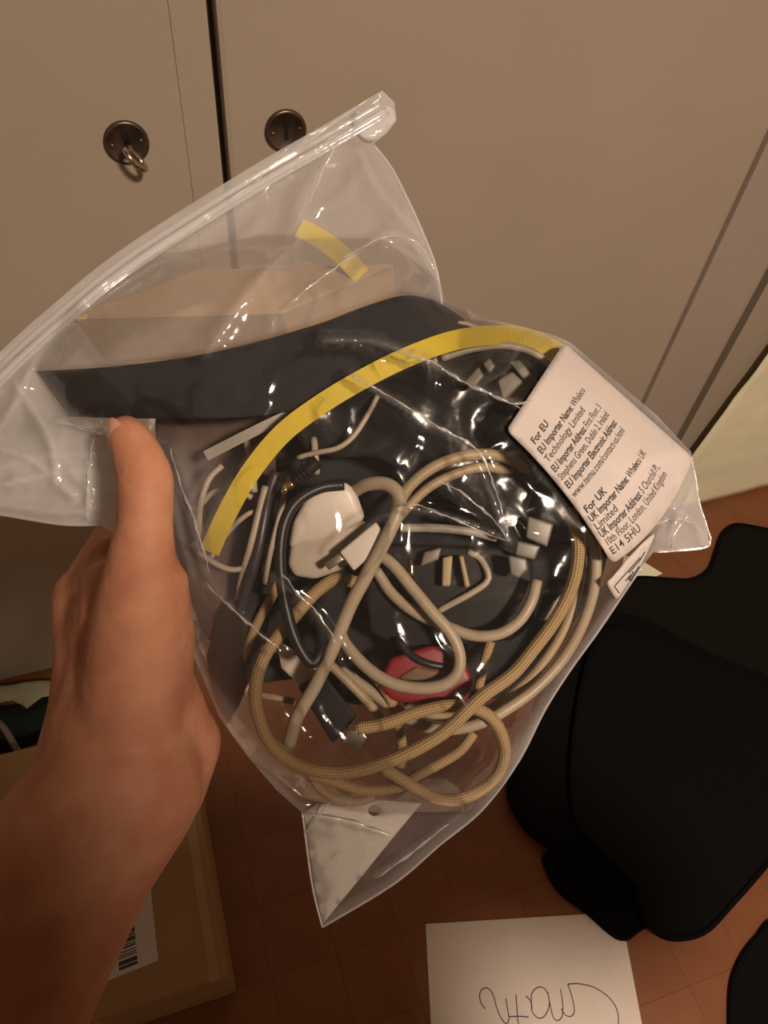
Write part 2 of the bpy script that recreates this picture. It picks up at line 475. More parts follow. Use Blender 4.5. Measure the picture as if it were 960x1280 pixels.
def car_mat(label, pix, z0, mat, extra=()):
    """floor mat from a traced outline lying at height z0"""
    ctrl = [on_floor(px, py, z0+0.006)[:2] for px, py in pix]+list(extra)
    out = catmull(ctrl, 0.008, True)
    c = Vector((sum(p[0] for p in out)/len(out), sum(p[1] for p in out)/len(out), z0))
    t = thing('car_mat', label, 'mat', c, 'black car mats piled on the floor')
    slab('pile', out, z0, z0+0.006, mat, t)
    loop = [Vector((p[0], p[1], z0+0.0048)) for p in out]; loop.append(loop[0].copy())
    tube('binding', loop, 0.0048, M['binding'], t, 8, cap=False)
    return t

car_mat('lowest black car mat poking out beside the handwritten note', [(690, 1062), (682, 1078), (700, 1112), (735, 1140), (775, 1172), (800, 1160), (850, 1130), (900, 1060), (860, 1000), (760, 990)], 0.0, M['mat'])
car_mat('charcoal car mat with a notched corner lying near the cream sheet', [(745, 745), (772, 730), (800, 722), (838, 724), (866, 724), (886, 712), (895, 690), (903, 668), (918, 656), (940, 658), (985, 668), (1060, 690), (1120, 800), (1020, 900), (880, 850), (760, 800)], 0.0, M['matgrey'])
car_mat('large black car mat with rounded edges in middle of the pile', [(735, 770), (690, 850), (655, 930), (638, 975), (640, 1005), (662, 1040), (700, 1062), (760, 1075), (900, 1040), (1000, 960), (1010, 880), (960, 848), (880, 815), (800, 775)], 0.013, M['mat'])
car_mat('topmost black car mat overlapping the pile above the orange floor', [(745, 800), (720, 900), (716, 1000), (735, 1045), (790, 1100), (808, 1150), (835, 1172), (878, 1166), (915, 1130), (975, 1060), (1050, 960), (1040, 890), (960, 860), (860, 815), (790, 785)], 0.026, M['mat'])
car_mat('black car mat cut off at the lower right corner of the view', [(985, 1150), (945, 1175), (920, 1215), (914, 1260), (920, 1330), (960, 1400), (1100, 1380), (1120, 1200)], 0.0, M['mat'])

# pale scrap of paper peeping out between the mats
sc = catmull([on_floor(660, 1036)[:2], on_floor(674, 1048)[:2], on_floor(684, 1058)[:2], on_floor(720, 1040)[:2], on_floor(690, 1015)[:2]], 0.01, True)
tag(slab('paper_scrap', sc, 0.0002, 0.0008, M['green_paper']), 'pale yellow-green paper scrap sticking out from under the car mats', 'paper')

sc2 = [on_floor(px, py)[:2] for px, py in [(780, 694), (802, 701), (828, 717), (800, 730), (775, 725)]]
tag(slab('paper_scrap', sc2, 0.0002, 0.0010, M['cream_paper']), 'small cream paper scrap at the upper edge of the notched mat', 'paper')
# cream sheet standing against the recess
cs = bpy.data.meshes.new('cream_sheet')
bl = on_floor(806, 649); br = on_floor(960, 608)
tl = on_y(960, 441, bl.y+(br.y-bl.y)*0.45)
SKEW = (tl-bl).dot((br-bl).normalized())/max(tl.z, 0.1)
ex = (br-bl).normalized(); ex.z = 0
nx, nz_ = 26, 24
vs, fs = [], []
for side in (0, 1):
    for j in range(nz_+1):
        for i in range(nx+1):
            x = i/nx*0.62; z = j/nz_*0.56
            q = bl + ex*(x+SKEW*z)
            lean = 0.055*(z/0.56)*0.0
            wob = 0.006*noise.noise(Vector((x*5, z*5, 3)))+0.0025*noise.noise(Vector((x*17, z*17, 1)))
            y = q.y + lean + wob + (0.0022 if side else 0)
            vs.append((q.x, y, z+0.001))
s = (nx+1)*(nz_+1)
for side in (0, 1):
    for j in range(nz_):
        for i in range(nx):
            a = side*s+j*(nx+1)+i
            f_ = (a, a+1, a+nx+2, a+nx+1)
            fs.append(f_ if not side else f_[::-1])
def strip(a, b): fs.append((a, b, b+s, a+s))
for i in range(nx): strip(i+1, i); strip(nz_*(nx+1)+i, nz_*(nx+1)+i+1)
for j in range(nz_): strip(j*(nx+1), (j+1)*(nx+1)); strip((j+1)*(nx+1)+nx, j*(nx+1)+nx)
tag(mesh('cream_sheet', vs, fs, M['cream_paper']), 'crinkled cream paper sheet standing upright on the floor beside the cupboard', 'paper')

# hand-written note on the floor
note_c = [on_floor(532, 1155, 0.002), on_floor(776, 1140, 0.002), on_floor(812, 1330, 0.002), on_floor(542, 1345, 0.002)]
note = thing('note_sheet', 'white paper note with upside-down handwritten word on the floor', 'paper', on_floor(660, 1240, 0))
slab('sheet', [c[:2] for c in note_c][::-1], 0.0006, 0.002, M['sheet'], note)
def zp(x, y): return (540+x/2.286, 1130+y/2.286)
strokes = [[(152, 300), (139, 280), (137, 255), (150, 240), (165, 244), (176, 264), (186, 300), (199, 328), (212, 342), (220, 330), (216, 298), (211, 270)],
           [(240, 258), (243, 300), (246, 337), (252, 352)], [(222, 322), (250, 321), (276, 323)],
           [(268, 262), (283, 280), (286, 306), (303, 326), (322, 320), (335, 290), (331, 256), (315, 238), (296, 242), (284, 262), (286, 300)],
           [(331, 252), (338, 290), (346, 322), (356, 333), (370, 326), (374, 296), (370, 258), (367, 244)],
           [(370, 300), (382, 318), (398, 321), (407, 304), (399, 262), (388, 229)],
           [(388, 229), (420, 228), (462, 238), (500, 262), (525, 294), (533, 330), (527, 372), (498, 402), (450, 412)]]
for sk in strokes:
    pts = [on_floor(*p[:2], 0.0022) for p in catmull([zp(*q) for q in sk], 2.5)]
    tube('pen_stroke', pts, 0.0008, M['pen'], note, 6, flat=None)

# shipping carton at lower left
CZT = 0.17
A_ = on_floor(284, 1221, CZT); B_ = on_floor(246, 985, CZT)
ey = (B_-A_).normalized(); exl = Vector((-ey.y, ey.x, 0))      # to the left
LEN, WID = 0.40, 0.46
car = thing('shipping_carton', 'brown cardboard shipping carton with barcode label below the arm', 'carton', (A_.x, A_.y, 0))
def cart(u, v, z): return A_*1 + ey*v + exl*u + Vector((0, 0, z-CZT))
def cart_box(name, u0, u1, v0, v1, z0, z1, mat, parent, bevel=0.0):
    return hexa(name, [cart(u0, v0, z0), cart(u1, v0, z0), cart(u1, v1, z0), cart(u0, v1, z0), cart(u0, v0, z1), cart(u1, v0, z1), cart(u1, v1, z1), cart(u0, v1, z1)], mat, parent, bevel)
cart_box('body', 0, WID, 0, LEN, 0.001, CZT-0.0035, M['carton'], car, 0.003)
cart_box('flap', 0.001, WID*0.5-0.001, 0.001, LEN-0.001, CZT-0.0033, CZT, M['carton'], car, 0.0012)
cart_box('flap', WID*0.5+0.001, WID-0.001, 0.001, LEN-0.001, CZT-0.0033, CZT, M['carton'], car, 0.0012)
cart_box('tape', 0.010, 0.024, 0.0, LEN, CZT+0.0001, CZT+0.0006, M['tape'], car)
# label + barcode on top
def to_uv(px, py):
    w = on_floor(px, py, CZT); d_ = w-A_
    return d_.dot(exl), d_.dot(ey)
u0, v0 = to_uv(198, 1201); u1, v1 = to_uv(187, 1099); u2, v2 = to_uv(100, 1240)
lab = [cart(u0, v0, 0), cart(u1, v1, 0), cart(u1+(u2-u0)*1.0, v1+(v2-v0)*1.0, 0), cart(u2, v2, 0)]
lab_o = slab('shipping_label', [p[:2] for p in lab], CZT+0.0003, CZT+0.0008, M['paper'], car)
ea = (lab[1]-lab[0]); eb = (lab[3]-lab[0])
k = 0.06
for _ in range(16):
    w_ = random.choice((0.012, 0.02, 0.035, 0.05))
    q = [lab[0]+ea*k+eb*0.26, lab[0]+ea*(k+w_)+eb*0.26, lab[0]+ea*(k+w_)+eb*0.50, lab[0]+ea*k+eb*0.50]
    slab('barcode_bar', [p[:2] for p in q], CZT+0.0008, CZT+0.0010, M['ink'], lab_o)
    k += w_+random.choice((0.012, 0.02, 0.03))
    if k > 0.7: break

# dark green cloth, pale green paper and cord at the left
def heap(name, outline_px, zbase, hgt, mat, label, cat, seed, scale=14.0, spacing=0.012):
    ol = catmull([on_floor(px, py, zbase)[:2] for px, py in outline_px], 0.012, True)
    u, v, T = fill2d(ol, spacing)
    d_ = seg_dist(u, v, ol)
    zz = hgt*np.sqrt(np.clip(d_/0.06, 0, 1))*np.array([0.7+0.6*noise.noise(Vector((a*scale, b*scale, seed))) for a, b in zip(u, v)])
    n = len(u)
    vs_ = [(a, b, zbase+c+0.0012) for a, b, c in zip(u, v, zz)] + [(a, b, zbase) for a, b in zip(u, v)]
    fc = [t for t in T] + [tuple(i+n for i in t[::-1]) for t in T]
    m_ = len(ol)
    # wall between the two sheets along the border
    from collections import Counter
    cnt = Counter()
    for t in T:
        for i in range(3): cnt[(t[i], t[(i+1) % 3])] += 1
    for (a, b) in list(cnt):
        if (b, a) not in cnt: fc.append((b, a, a+n, b+n))
    o = mesh(name, vs_, fc, mat)
    return tag(o, label, cat)
heap('green_cloth', [(-60, 860), (0, 882), (40, 875), (75, 862), (105, 872), (85, 905), (30, 935), (-70, 960)], 0.0, 0.05, M['green_cloth'], 'dark green cloth heaped on the floor left of the arm', 'cloth', 4.0)
heap('green_paper', [(-60, 846), (0, 857), (30, 853), (60, 851), (95, 856), (90, 868), (52, 872), (34, 886), (16, 876), (-40, 884)], 0.045, 0.010, M['green_paper'], 'torn pale green paper lying against the cupboard bottom', 'paper', 9.0, 22.0, 0.008)
cz = 0.075
tag(tube('cord', [on_floor(px, py, cz) for px, py in catmull([(-30, 890), (0, 905), (14, 925), (26, 945), (50, 985), (70, 1000)], 6)], 0.0055, M['grey_cord'], None, 10), 'grey woven cord over the dark green cloth', 'cord')

# ------------------------------------------------------------------ the zip bag
D0 = 0.288                                   # distance of the bag's middle plane along the view axis
ZIP = [(-62, 505), (0, 440), (60, 386), (150, 313), (300, 217), (400, 159), (478, 113)]
OUT = ([(478, 113), (493, 128), (496, 150), (484, 166), (466, 180), (488, 208), (508, 246), (528, 290), (545, 335), (556, 374), (578, 384), (604, 398),
        (640, 405), (690, 418), (713, 428), (760, 468), (820, 518), (862, 563), (870, 600), (874, 628), (884, 660), (887, 682), (850, 688),
        (817, 690), (804, 706), (777, 746), (746, 792), (714, 836), (682, 886), (648, 952), (603, 1012), (550, 1056), (492, 1105), (403, 1159),
        (390, 1105), (378, 1016), (346, 988), (310, 946), (274, 896), (247, 832), (222, 770), (190, 720), (160, 680), (125, 656), (75, 655), (0, 643), (-70, 634), (-86, 560), (-62, 505)])
def densify(poly, step, closed=True):
    out = []
    n = len(poly)
    for i in range(n if closed else n-1):
        a = np.array(poly[i], float); b = np.array(poly[(i+1) % n], float)
        m = max(1, int(np.linalg.norm(b-a)/step))
        for k in range(m): out.append(tuple(a+(b-a)*k/m))
    if not closed: out.append(tuple(poly[-1]))
    return out
zip_c = [tuple(p) for p in catmull(ZIP, 8)]
OUTD = densify(OUT, 8) + zip_c[1:-1]
# region the contents fill out
FULL = [(40, 462), (95, 372), (200, 318), (330, 290), (480, 296), (545, 345), (590, 400), (690, 418), (760, 468), (862, 563), (845, 625), (804, 706), (746, 792),
        (682, 886), (640, 965), (585, 1018), (480, 1022), (375, 1002), (310, 946), (270, 890), (240, 800), (205, 720), (190, 640), (180, 560), (90, 535)]
LABEL = [(633, 538), (705, 428), (866, 572), (765, 705)]
BODY = [(35, 458), (130, 450), (230, 437), (310, 421), (400, 394), (500, 357), (560, 370), (690, 418), (862, 563), (804, 706), (682, 886), (600, 1012), (378, 1012), (250, 840), (215, 720), (200, 640), (190, 560), (85, 522)]
CREASE = [  # folds of the front film: pixel line, half width px, height m
    ([(405, 425), (470, 428), (540, 455), (610, 492), (700, 520)], 17, 0.0062),
    ([(440, 470), (520, 520), (590, 570), (636, 676)], 15, 0.0062),
    ([(508, 634), (560, 645), (600, 660), (637, 676)], 10, 0.0048),
    ([(255, 730), (300, 770), (350, 815)], 13, 0.0030),
    ([(340, 720), (375, 748), (410, 790), (440, 860)], 14, 0.0026),
    ([(435, 690), (470, 650), (500, 640)], 11, 0.0020),
    ([(375, 300), (320, 355), (260, 440)], 24, 0.0032),
    ([(430, 160), (380, 250), (370, 320)], 26, 0.0032),
    ([(440, 165), (470, 230), (530, 300)], 22, 0.0026),
    ([(430, 320), (490, 292), (530, 320), (550, 380)], 14, 0.0030),
    ([(330, 240), (240, 300), (120, 380), (30, 450)], 18, 0.0030),
    ([(40, 455), (10, 520), (-30, 560)], 22, 0.0040),
    ([(150, 545), (110, 532), (60, 525)], 5, 0.0030),
    ([(20, 480), (60, 545), (70, 600)], 20, 0.0045), ([(-20, 610), (30, 600), (100, 585)], 8, 0.0030), ([(0, 560), (40, 575), (90, 620)], 14, 0.0035),
    ([(128, 525), (112, 575), (108, 650)], 7, 0.0042),
    ([(150, 600), (90, 590), (20, 600)], 24, 0.0028),
    ([(140, 570), (60, 570), (-30, 590)], 18, 0.0024),
    ([(150, 630), (80, 640), (-20, 628)], 16, 0.0026),
    ([(215, 560), (235, 620), (250, 700), (290, 760)], 16, 0.0030),
    ([(205, 600), (222, 660), (240, 720)], 10, 0.0022),
    ([(660, 420), (640, 450), (615, 500)], 12, 0.0022),
    ([(700, 840), (660, 900), (610, 990)], 12, 0.0024),
    ([(600, 1000), (540, 1045), (470, 1095)], 12, 0.0018),
    ([(380, 1040), (400, 1020), (415, 1000)], 7, 0.0014),
    ([(380, 1016), (440, 1030), (492, 1046)], 8, 0.0016),
    ([(870, 610), (845, 650), (838, 684)], 12, 0.0030),
    ([(835, 630), (870, 655), (880, 680)], 10, 0.0024),
]
def bulge(u, v):
    u = np.asarray(u, float); v = np.asarray(v, float)
    d = np.where(inside(u, v, FULL), seg_dist(u, v, FULL), 0)
    t = np.clip(d/88.0, 0, 1)
    b = np.sin(t*math.pi/2)**0.92*(1-np.exp(-d/5.0))
    de = seg_dist(u, v, OUTD)
    edge = np.where(inside(u, v, OUTD), np.sqrt(np.clip(de/40.0, 0, 1)), 0)
    return b, edge
def plane(u, v):
    """the bag hangs a little tilted: its upper left recedes, its lower tip swings away"""
    u = np.asarray(u, float); v = np.asarray(v, float)
    return D0 + 0.010*sstep(900, 1160, v) + 0.006*sstep(300, 60, v) + 0.006*sstep(120, -80, u)
def front_d(u, v):
    b, e = bulge(u, v)
    return plane(u, v) - 0.021*b - 0.0028*e
def back_d(u, v):
    b, e = bulge(u, v)
    return plane(u, v) + 0.026*b + 0.0028*e
def lay(u, v, l, margin=0.0):
    """distance of a point that lies between front (l=0) and back (l=1) film"""
    f = front_d(u, v)+margin; b = back_d(u, v)-margin
    mid = (f+b)/2
    f = np.minimum(f, mid); b = np.maximum(b, mid)
    return f+(b-f)*l

def nz(u, v, s, seed):
    return np.array([noise.noise(Vector((a*s, b*s, seed))) for a, b in zip(u, v)])
def wrinkle(u, v, seed, with_crease):
    w = np.zeros(len(u))
    if with_crease:
        for line, hw, amp in CREASE:
            d = seg_dist(u, v, [tuple(p) for p in catmull(line, 6)], False)
            w = np.maximum(w, amp*0.8*np.clip(1-d/hw, 0, 1)**1.5)
    if with_crease:     # crinkled band under the yellow cable
        d = seg_dist(u, v, [(400, 425), (470, 428), (540, 455), (610, 492), (660, 512)], False)
        w = w + 0.0016*np.clip(1-np.abs(nz(u, v, 0.055, 77))*2.6, 0, 1)*np.clip(1-d/26, 0, 1)
    r1 = 1-np.abs(nz(u, v, 0.012, seed))*2.2
    r2 = 1-np.abs(nz(u, v, 0.03, seed+5))*2.4
    w = w + 0.0012*np.clip(r1, 0, 1)**3 + 0.0003*np.clip(r2, 0, 1)**2
    return w
def haze_of(u, v, seed):
    body = np.where(inside(u, v, BODY), seg_dist(u, v, BODY), 0)
    hz = 0.19*(1-sstep(0, 12, body)*1.0) + 0.013
    # lower right film and the tip are clear
    hz = hz + (0.04-hz)*sstep(930, 1010, v)
    edge = np.where(inside(u, v, OUTD), seg_dist(u, v, OUTD), 0)
    hz = hz + 0.08*(1-sstep(0, 16, edge)) + 0.10*sstep(150, 60, u)*(1-sstep(0, 20, body))
    zd = seg_dist(u, v, zip_c, False)
    hz = hz + 0.12*(1-sstep(22, 34, zd))
    flap = sstep(808, 832, u)*sstep(585, 640, v)
    hz = hz + 0.12*flap
    left = sstep(330, 225, u)*sstep(540, 600, v)*(1-sstep(900, 960, v))
    hz = hz + 0.12*left + 0.10*sstep(270, 225, u)*sstep(530, 560, v)*(1-sstep(760, 860, v))
    # milky share raised along each fold line
    for line, hw, amp in CREASE:
        d = seg_dist(u, v, [tuple(p) for p in catmull(line, 6)], False)
        hz = hz + min(0.16, amp*30)*np.clip(1-d/(hw*0.5), 0, 1)**2
    return np.clip(hz, 0, 0.9)

bag = thing('zip_bag', 'clear plastic zip bag stuffed with cables held in the hand', 'bag', P(480, 1000, D0))
us, vs2, tris = fill2d(OUTD, 5.0, ())
lab_d = np.where(inside(us, vs2, LABEL), 1.0, 0.0)*1.0
lab_mask = np.where(inside(us, vs2, LABEL), 0.0, sstep(0, 22, seg_dist(us, vs2, LABEL)))
edge_mask = sstep(0, 14, seg_dist(us, vs2, OUTD))
def film(name, sign, seed):
    dep = front_d(us, vs2) if sign < 0 else back_d(us, vs2)
    w = wrinkle(us, vs2, seed, sign < 0)*edge_mask*(lab_mask if sign < 0 else 1)
    dep = dep + sign*w
    verts = [P(a, b, c) for a, b, c in zip(us, vs2, dep)]
    o = mesh(name, verts, [t if sign > 0 else t[::-1] for t in tris], M['film'], bag)
    at = o.data.attributes.new('haze', 'FLOAT', 'POINT')
    at.data.foreach_set('value', haze_of(us, vs2, seed).astype(np.float32))
    return o
film('front_film', -1, 2.0)
film('back_film', 1, 11.0)

def flat_patch(name, outline, mat, parent, depth_fn, thick, spacing=8.0, holes=(), haze=None, smooth=True):
    """traced piece with its own thickness that follows a depth field"""
    u, v, T = fill2d(outline, spacing, holes)
    dep = depth_fn(u, v)
    n = len(u)
    verts = [P(a, b, c) for a, b, c in zip(u, v, dep)] + [P(a, b, c+thick) for a, b, c in zip(u, v, dep)]
    fc = [t[::-1] for t in T] + [tuple(i+n for i in t) for t in T]
    cnt = set()
    for t in T:
        for i in range(3): cnt.add((t[i], t[(i+1) % 3]))
    for (a, b) in cnt:
        if (b, a) not in cnt: fc.append((a, b, b+n, a+n))
    o = mesh(name, verts, fc, mat, parent, smooth)
    if haze is not None:
        at = o.data.attributes.new('haze', 'FLOAT', 'POINT')
        at.data.foreach_set('value', np.full(len(verts), haze, np.float32))
    return o

# zip: two ribs along the mouth and the lip above them
def off_line(line, off):
    L_ = [np.array(p, float) for p in line]; r = []
    for i in range(len(L_)):
        t = L_[min(i+1, len(L_)-1)]-L_[max(i-1, 0)]; t /= np.linalg.norm(t)
        r.append(tuple(L_[i]+np.array((-t[1], t[0]))*off))
    return r
def set_haze(o, val):
    at = o.data.attributes.new('haze', 'FLOAT', 'POINT')
    at.data.foreach_set('value', np.full(len(o.data.vertices), val, np.float32))
for off, r, hv in ((13, 0.0010, 0.30), (24, 0.0013, 0.42), (29, 0.0008, 0.28)):
    ln = off_line(zip_c, off)[1:-1]
    uu = np.array([p[0] for p in ln]); vv = np.array([p[1] for p in ln])
    dd = front_d(uu, vv)-0.0030
    z_ = tube('zip_rib', [P(a, b, c) for a, b, c in zip(uu, vv, dd)], r, M['zip'], bag, 8, flat=(0.7, 1.3))
    set_haze(z_, hv)
tab = [tuple(p) for p in catmull([(446, 138), (470, 132), (490, 134), (494, 150), (482, 165), (464, 176), (448, 168), (440, 152)], 4, True)]
flat_patch('zip_end_tab', tab, M['zip'], bag, lambda u, v: front_d(u, v)-0.0034, 0.0006, 6.0, haze=0.45)

# fold ridges of the front film: whitish tubes drawn as bright glint lines
FOLD = [[(440, 470), (480, 492), (520, 516), (560, 540), (596, 562), (612, 592), (628, 640), (637, 675)],
        [(508, 634), (520, 630), (545, 640), (575, 652), (605, 666), (637, 676)],
        [(545, 598), (580, 618), (612, 645), (637, 675)],
        [(255, 728), (285, 756), (318, 786), (350, 812)],
        [(352, 716), (372, 742), (396, 765), (420, 800)],
        [(500, 442), (540, 452), (580, 478), (620, 496), (650, 510)],
        [(590, 480), (612, 492), (640, 505), (668, 500)],
        [(128, 525), (116, 555), (110, 600), (106, 650)], [(152, 545), (120, 536), (70, 528)], [(152, 628), (128, 648), (108, 656)],
        [(430, 322), (480, 296), (515, 300), (540, 330), (552, 380)], [(432, 162), (410, 200), (385, 255)],
        [(362, 380), (400, 348), (450, 314)], [(380, 1042), (398, 1022), (412, 1004)], [(378, 1016), (440, 1028), (492, 1046)],
        [(820, 655), (845, 648), (868, 655)], [(838, 686), (843, 668), (862, 640)], [(560, 1030), (520, 1062), (470, 1098)], [(212, 560), (228, 610), (246, 660), (262, 715)]]
for fl in FOLD:
    c = densify([tuple(p) for p in catmull(fl, 6)], 4, False)
    uu = np.array([p[0] for p in c]); vv = np.array([p[1] for p in c])
    jx = nz(uu, vv, 0.09, 51)*2.2; jy = nz(uu, vv, 0.09, 61)*2.2
    uu = uu+jx; vv = vv+jy
    dd = front_d(uu, vv)-wrinkle(uu, vv, 2.0, True)*sstep(0, 14, seg_dist(uu, vv, OUTD))-0.0001
    rr = [0.00034*(0.35+0.9*math.sin(math.pi*(i+0.5)/len(uu)))*(1+0.5*math.sin(i*1.3)) for i in range(len(uu))]
    set_haze(tube('fold_glint', [P(a, b, d) for a, b, d in zip(uu, vv, dd)], rr, M['zip'], bag, 6), 0.30)
# welded edge seams of the bag
def seam(pix, r=0.00045, hv=0.5):
    c = densify([tuple(p) for p in catmull(pix, 8)], 6, False)
    uu = np.array([p[0] for p in c]); vv = np.array([p[1] for p in c])
    set_haze(tube('edge_seam', [P(a, b, d) for a, b, d in zip(uu, vv, plane(uu, vv))], r, M['zip'], bag, 6), hv)
seam([(466, 180), (488, 208), (508, 246), (528, 290), (545, 335), (553, 384)], 0.0005)
seam([(804, 706), (777, 746), (746, 792), (714, 836), (682, 886), (648, 952), (603, 1012), (550, 1056), (492, 1105), (403, 1159)], 0.0004, 0.35)
seam([(403, 1159), (390, 1105), (378, 1016)], 0.0004)
seam([(125, 656), (75, 655), (0, 643), (-70, 634)], 0.0006)
seam([(862, 563), (870, 600), (874, 628), (884, 660), (887, 682), (850, 688), (817, 690)], 0.0004, 0.2)
# address label on the bag
def lab_map(s, t):
    s = np.asarray(s, float); t = np.asarray(t, float)
    L0, T0, R0, B0 = [np.array(p, float) for p in LABEL]
    u = (1-s)*(1-t)*L0[0]+s*(1-t)*T0[0]+s*t*R0[0]+(1-s)*t*B0[0]
    v = (1-s)*(1-t)*L0[1]+s*(1-t)*T0[1]+s*t*R0[1]+(1-s)*t*B0[1]
    k0 = 4*t*(1-t)*(1-s); k1 = 4*s*(1-s)*t**2
    return u+5*k0+9*k1, v-7*k0+12*k1
def lab_depth(u, v): return front_d(u, v)-0.0026
rs = 0.045
ol = []
for cx_, cy_, a0 in ((1-rs, 1-rs, 0), (rs, 1-rs, 90), (rs, rs, 180), (1-rs, rs, 270)):
    for k in range(7):
        a = math.radians(a0+15*k); ol.append((cx_+rs*math.cos(a), cy_+rs*math.sin(a)))
old = densify(ol, 0.05)
u_, v_, T_ = fill2d(old, 0.045)
pu, pv = lab_map(u_, v_)
dep = lab_depth(pu, pv)
n_ = len(u_)
vv_ = [P(a, b, c) for a, b, c in zip(pu, pv, dep)]+[P(a, b, c+0.0004) for a, b, c in zip(pu, pv, dep)]
fc_ = [t[::-1] for t in T_]+[tuple(i+n_ for i in t) for t in T_]
cn = set()
for t in T_:
    for i in range(3): cn.add((t[i], t[(i+1) % 3]))
for (a, b) in cn:
    if (b, a) not in cn: fc_.append((a, b, b+n_, a+n_))
address = mesh('address_label', vv_, fc_, M['paper'], bag)
address['label'] = 'white sticker printed with importer addresses'

def text_mesh(body, bold):
    cu = bpy.data.curves.new('printed_text', 'FONT'); cu.body = body; cu.size = 1.0; cu.resolution_u = 2
    cu.offset = 0.022 if bold else 0.004
    o = bpy.data.objects.new('printed_text', cu); COL.objects.link(o)
    dg = bpy.context.evaluated_depsgraph_get()
    me = bpy.data.meshes.new_from_object(o.evaluated_get(dg))
    bpy.data.objects.remove(o); bpy.data.curves.remove(cu)
    bmx = bmesh.new(); bmx.from_mesh(me)
    bmesh.ops.triangulate(bmx, faces=bmx.faces)
    for _ in range(1):
        bmesh.ops.subdivide_edges(bmx, edges=[e for e in bmx.edges if e.calc_length() > 0.35], cuts=1)
    vs_ = [(v.co.x, v.co.y) for v in bmx.verts]; fc = [tuple(v.index for v in f.verts) for f in bmx.faces]
    bmx.free(); bpy.data.meshes.remove(me)
    return vs_, fc
LINES = [([('For EU', 1)], 0.195, 0.07), ([('EU Importer Name:', 1), (' Whaleco', 0)], 0.262, 0.055), ([('Technology Limited', 0)], 0.324, 0.05),
         ([('EU Importer Address:', 1), (' First Floor, 3', 0)], 0.392, 0.04), ([('Stephens Green, Dublin 2, Ireland', 0)], 0.452, 0.04),
         ([('EU Importer Electronic Address:', 1)], 0.515, 0.04), ([('www.temu.com/contact-us.html', 0)], 0.576, 0.035),
         ([('For UK', 1)], 0.69, 0.04), ([('UK Importer Name:', 1), (' Whaleco UK', 0)], 0.745, 0.03), ([('Limited', 0)], 0.80, 0.03),
         ([('UK Importer Address:', 1), (' 5 Churchill Pl.,', 0)], 0.85, 0.03), ([('10th Floor, London, United Kingdom', 0)], 0.905, 0.03),
         ([('E14 5HU', 0)], 0.96, 0.03)]
def bend(s): return 1.34*s-0.36*s*s
SC_T = 0.061; SC_S = 0.084
for runs, t0, s0 in LINES:
    x0 = 0.0
    allv, allf = [], []
    for txt, bold in runs:
        tv, tf = text_mesh(txt, bold)
        b0 = len(allv)
        lead = 0.28 if txt.startswith(' ') else 0
        allv += [(x+x0, y) for x, y in tv]; allf += [tuple(i+b0 for i in f) for f in tf]
        x0 = max(x for x, y in allv)+0.02
    width = max(x for x, y in allv)
    sc = min(SC_S, 0.86/width)
    ss = np.array([bend(s0+x*sc*0.80) for x, y in allv]); tt = np.array([t0-y*SC_T for x, y in allv])
    pu, pv = lab_map(ss, tt)
    dep = lab_depth(pu, pv)-0.00012
    mesh('printed_line', [P(a, b, c) for a, b, c in zip(pu, pv, dep)], allf, M['ink'], address, False)

# second, narrow sticker that folds over the bag's edge
sl = [(759, 729), (765, 722), (786, 697), (806, 676), (818, 668), (812, 684), (803, 702), (786, 728), (772, 748), (767, 745)]
sl2 = flat_patch('folded_sticker', [tuple(p) for p in catmull(sl, 4, True)], M['paper'], bag, lambda u, v: front_d(u, v)-0.0030, 0.0004, 6.0)
def small_line(pts, r=0.00022):
    uu = np.array([p[0] for p in pts], float); vv = np.array([p[1] for p in pts], float)
    dd = front_d(uu, vv)-0.0033
    tube('printed_line', [P(a, b, c) for a, b, c in zip(uu, vv, dd)], r, M['ink'], sl2, 5)
small_line(densify([(774, 741), (768, 733), (776, 724), (800, 697)], 4, False))
small_line(densify([(782, 726), (788, 719), (786, 725), (792, 714)], 3, False), 0.0003)
small_line(densify([(788, 726), (799, 708)], 3, False), 0.0005)
small_line(densify([(786, 716), (800, 700), (806, 690)], 3, False), 0.0003)

# ------------------------------------------------------------------ what is inside the bag
GC = 'cables tangled inside the bag'
def path3(pix, l, margin):
    c = catmull([tuple(p) if len(p) == 3 else (p[0], p[1], l) for p in pix], 5)
    u = np.array([p[0] for p in c]); v = np.array([p[1] for p in c]); ll = np.array([p[2] for p in c])
    d = lay(u, v, ll, margin)
    k = np.ones(9)/9                      # a cable bends smoothly in depth
    if len(d) > 12:
        pad = np.concatenate([np.full(4, d[0]), d, np.full(4, d[-1])]); d = np.convolve(pad, k, 'valid')
    return [P(a, b, c_) for a, b, c_ in zip(u, v, d)]
def cable(name, label, pix, w, mat, l=0.3, cat='cable', group=GC, sides=10):
    r = w/2*0.272/F
    return tag(tube(name, path3(pix, l, r+0.0012), r, M[mat], None, sides), label, cat, group)

# kraft box in the upper part
bx = thing('kraft_box', 'small brown cardboard box behind the black strap in the bag', 'box', P(240, 420, 0.29))
A = P(92, 398, 0.2755); B = P(352, 391, 0.2725); Cc = P(492, 330, 0.2925)
e1 = B-A; e2 = Cc-B; e3 = e1.cross(e2).normalized()
if e3.dot(CY) < 0: e3 = -e3
e3 = (CY*0.36+CZ*0.90+CX*0.06).normalized()*0.028
hexa('box_body', [A, B, B+e2, A+e2, A+e3, B+e3, B+e2+e3, A+e2+e3], M['kraft'], bx, 0.0006)
lid = [A-e3*0.012+e1*0.01+e2*0.02, B-e3*0.012-e1*0.01+e2*0.02, B+e2*0.98-e3*0.012-e1*0.01, A+e2*0.98-e3*0.012+e1*0.01]
hexa('top_flap', lid+[p+e3*0.02 for p in lid], M['kraft'], bx)

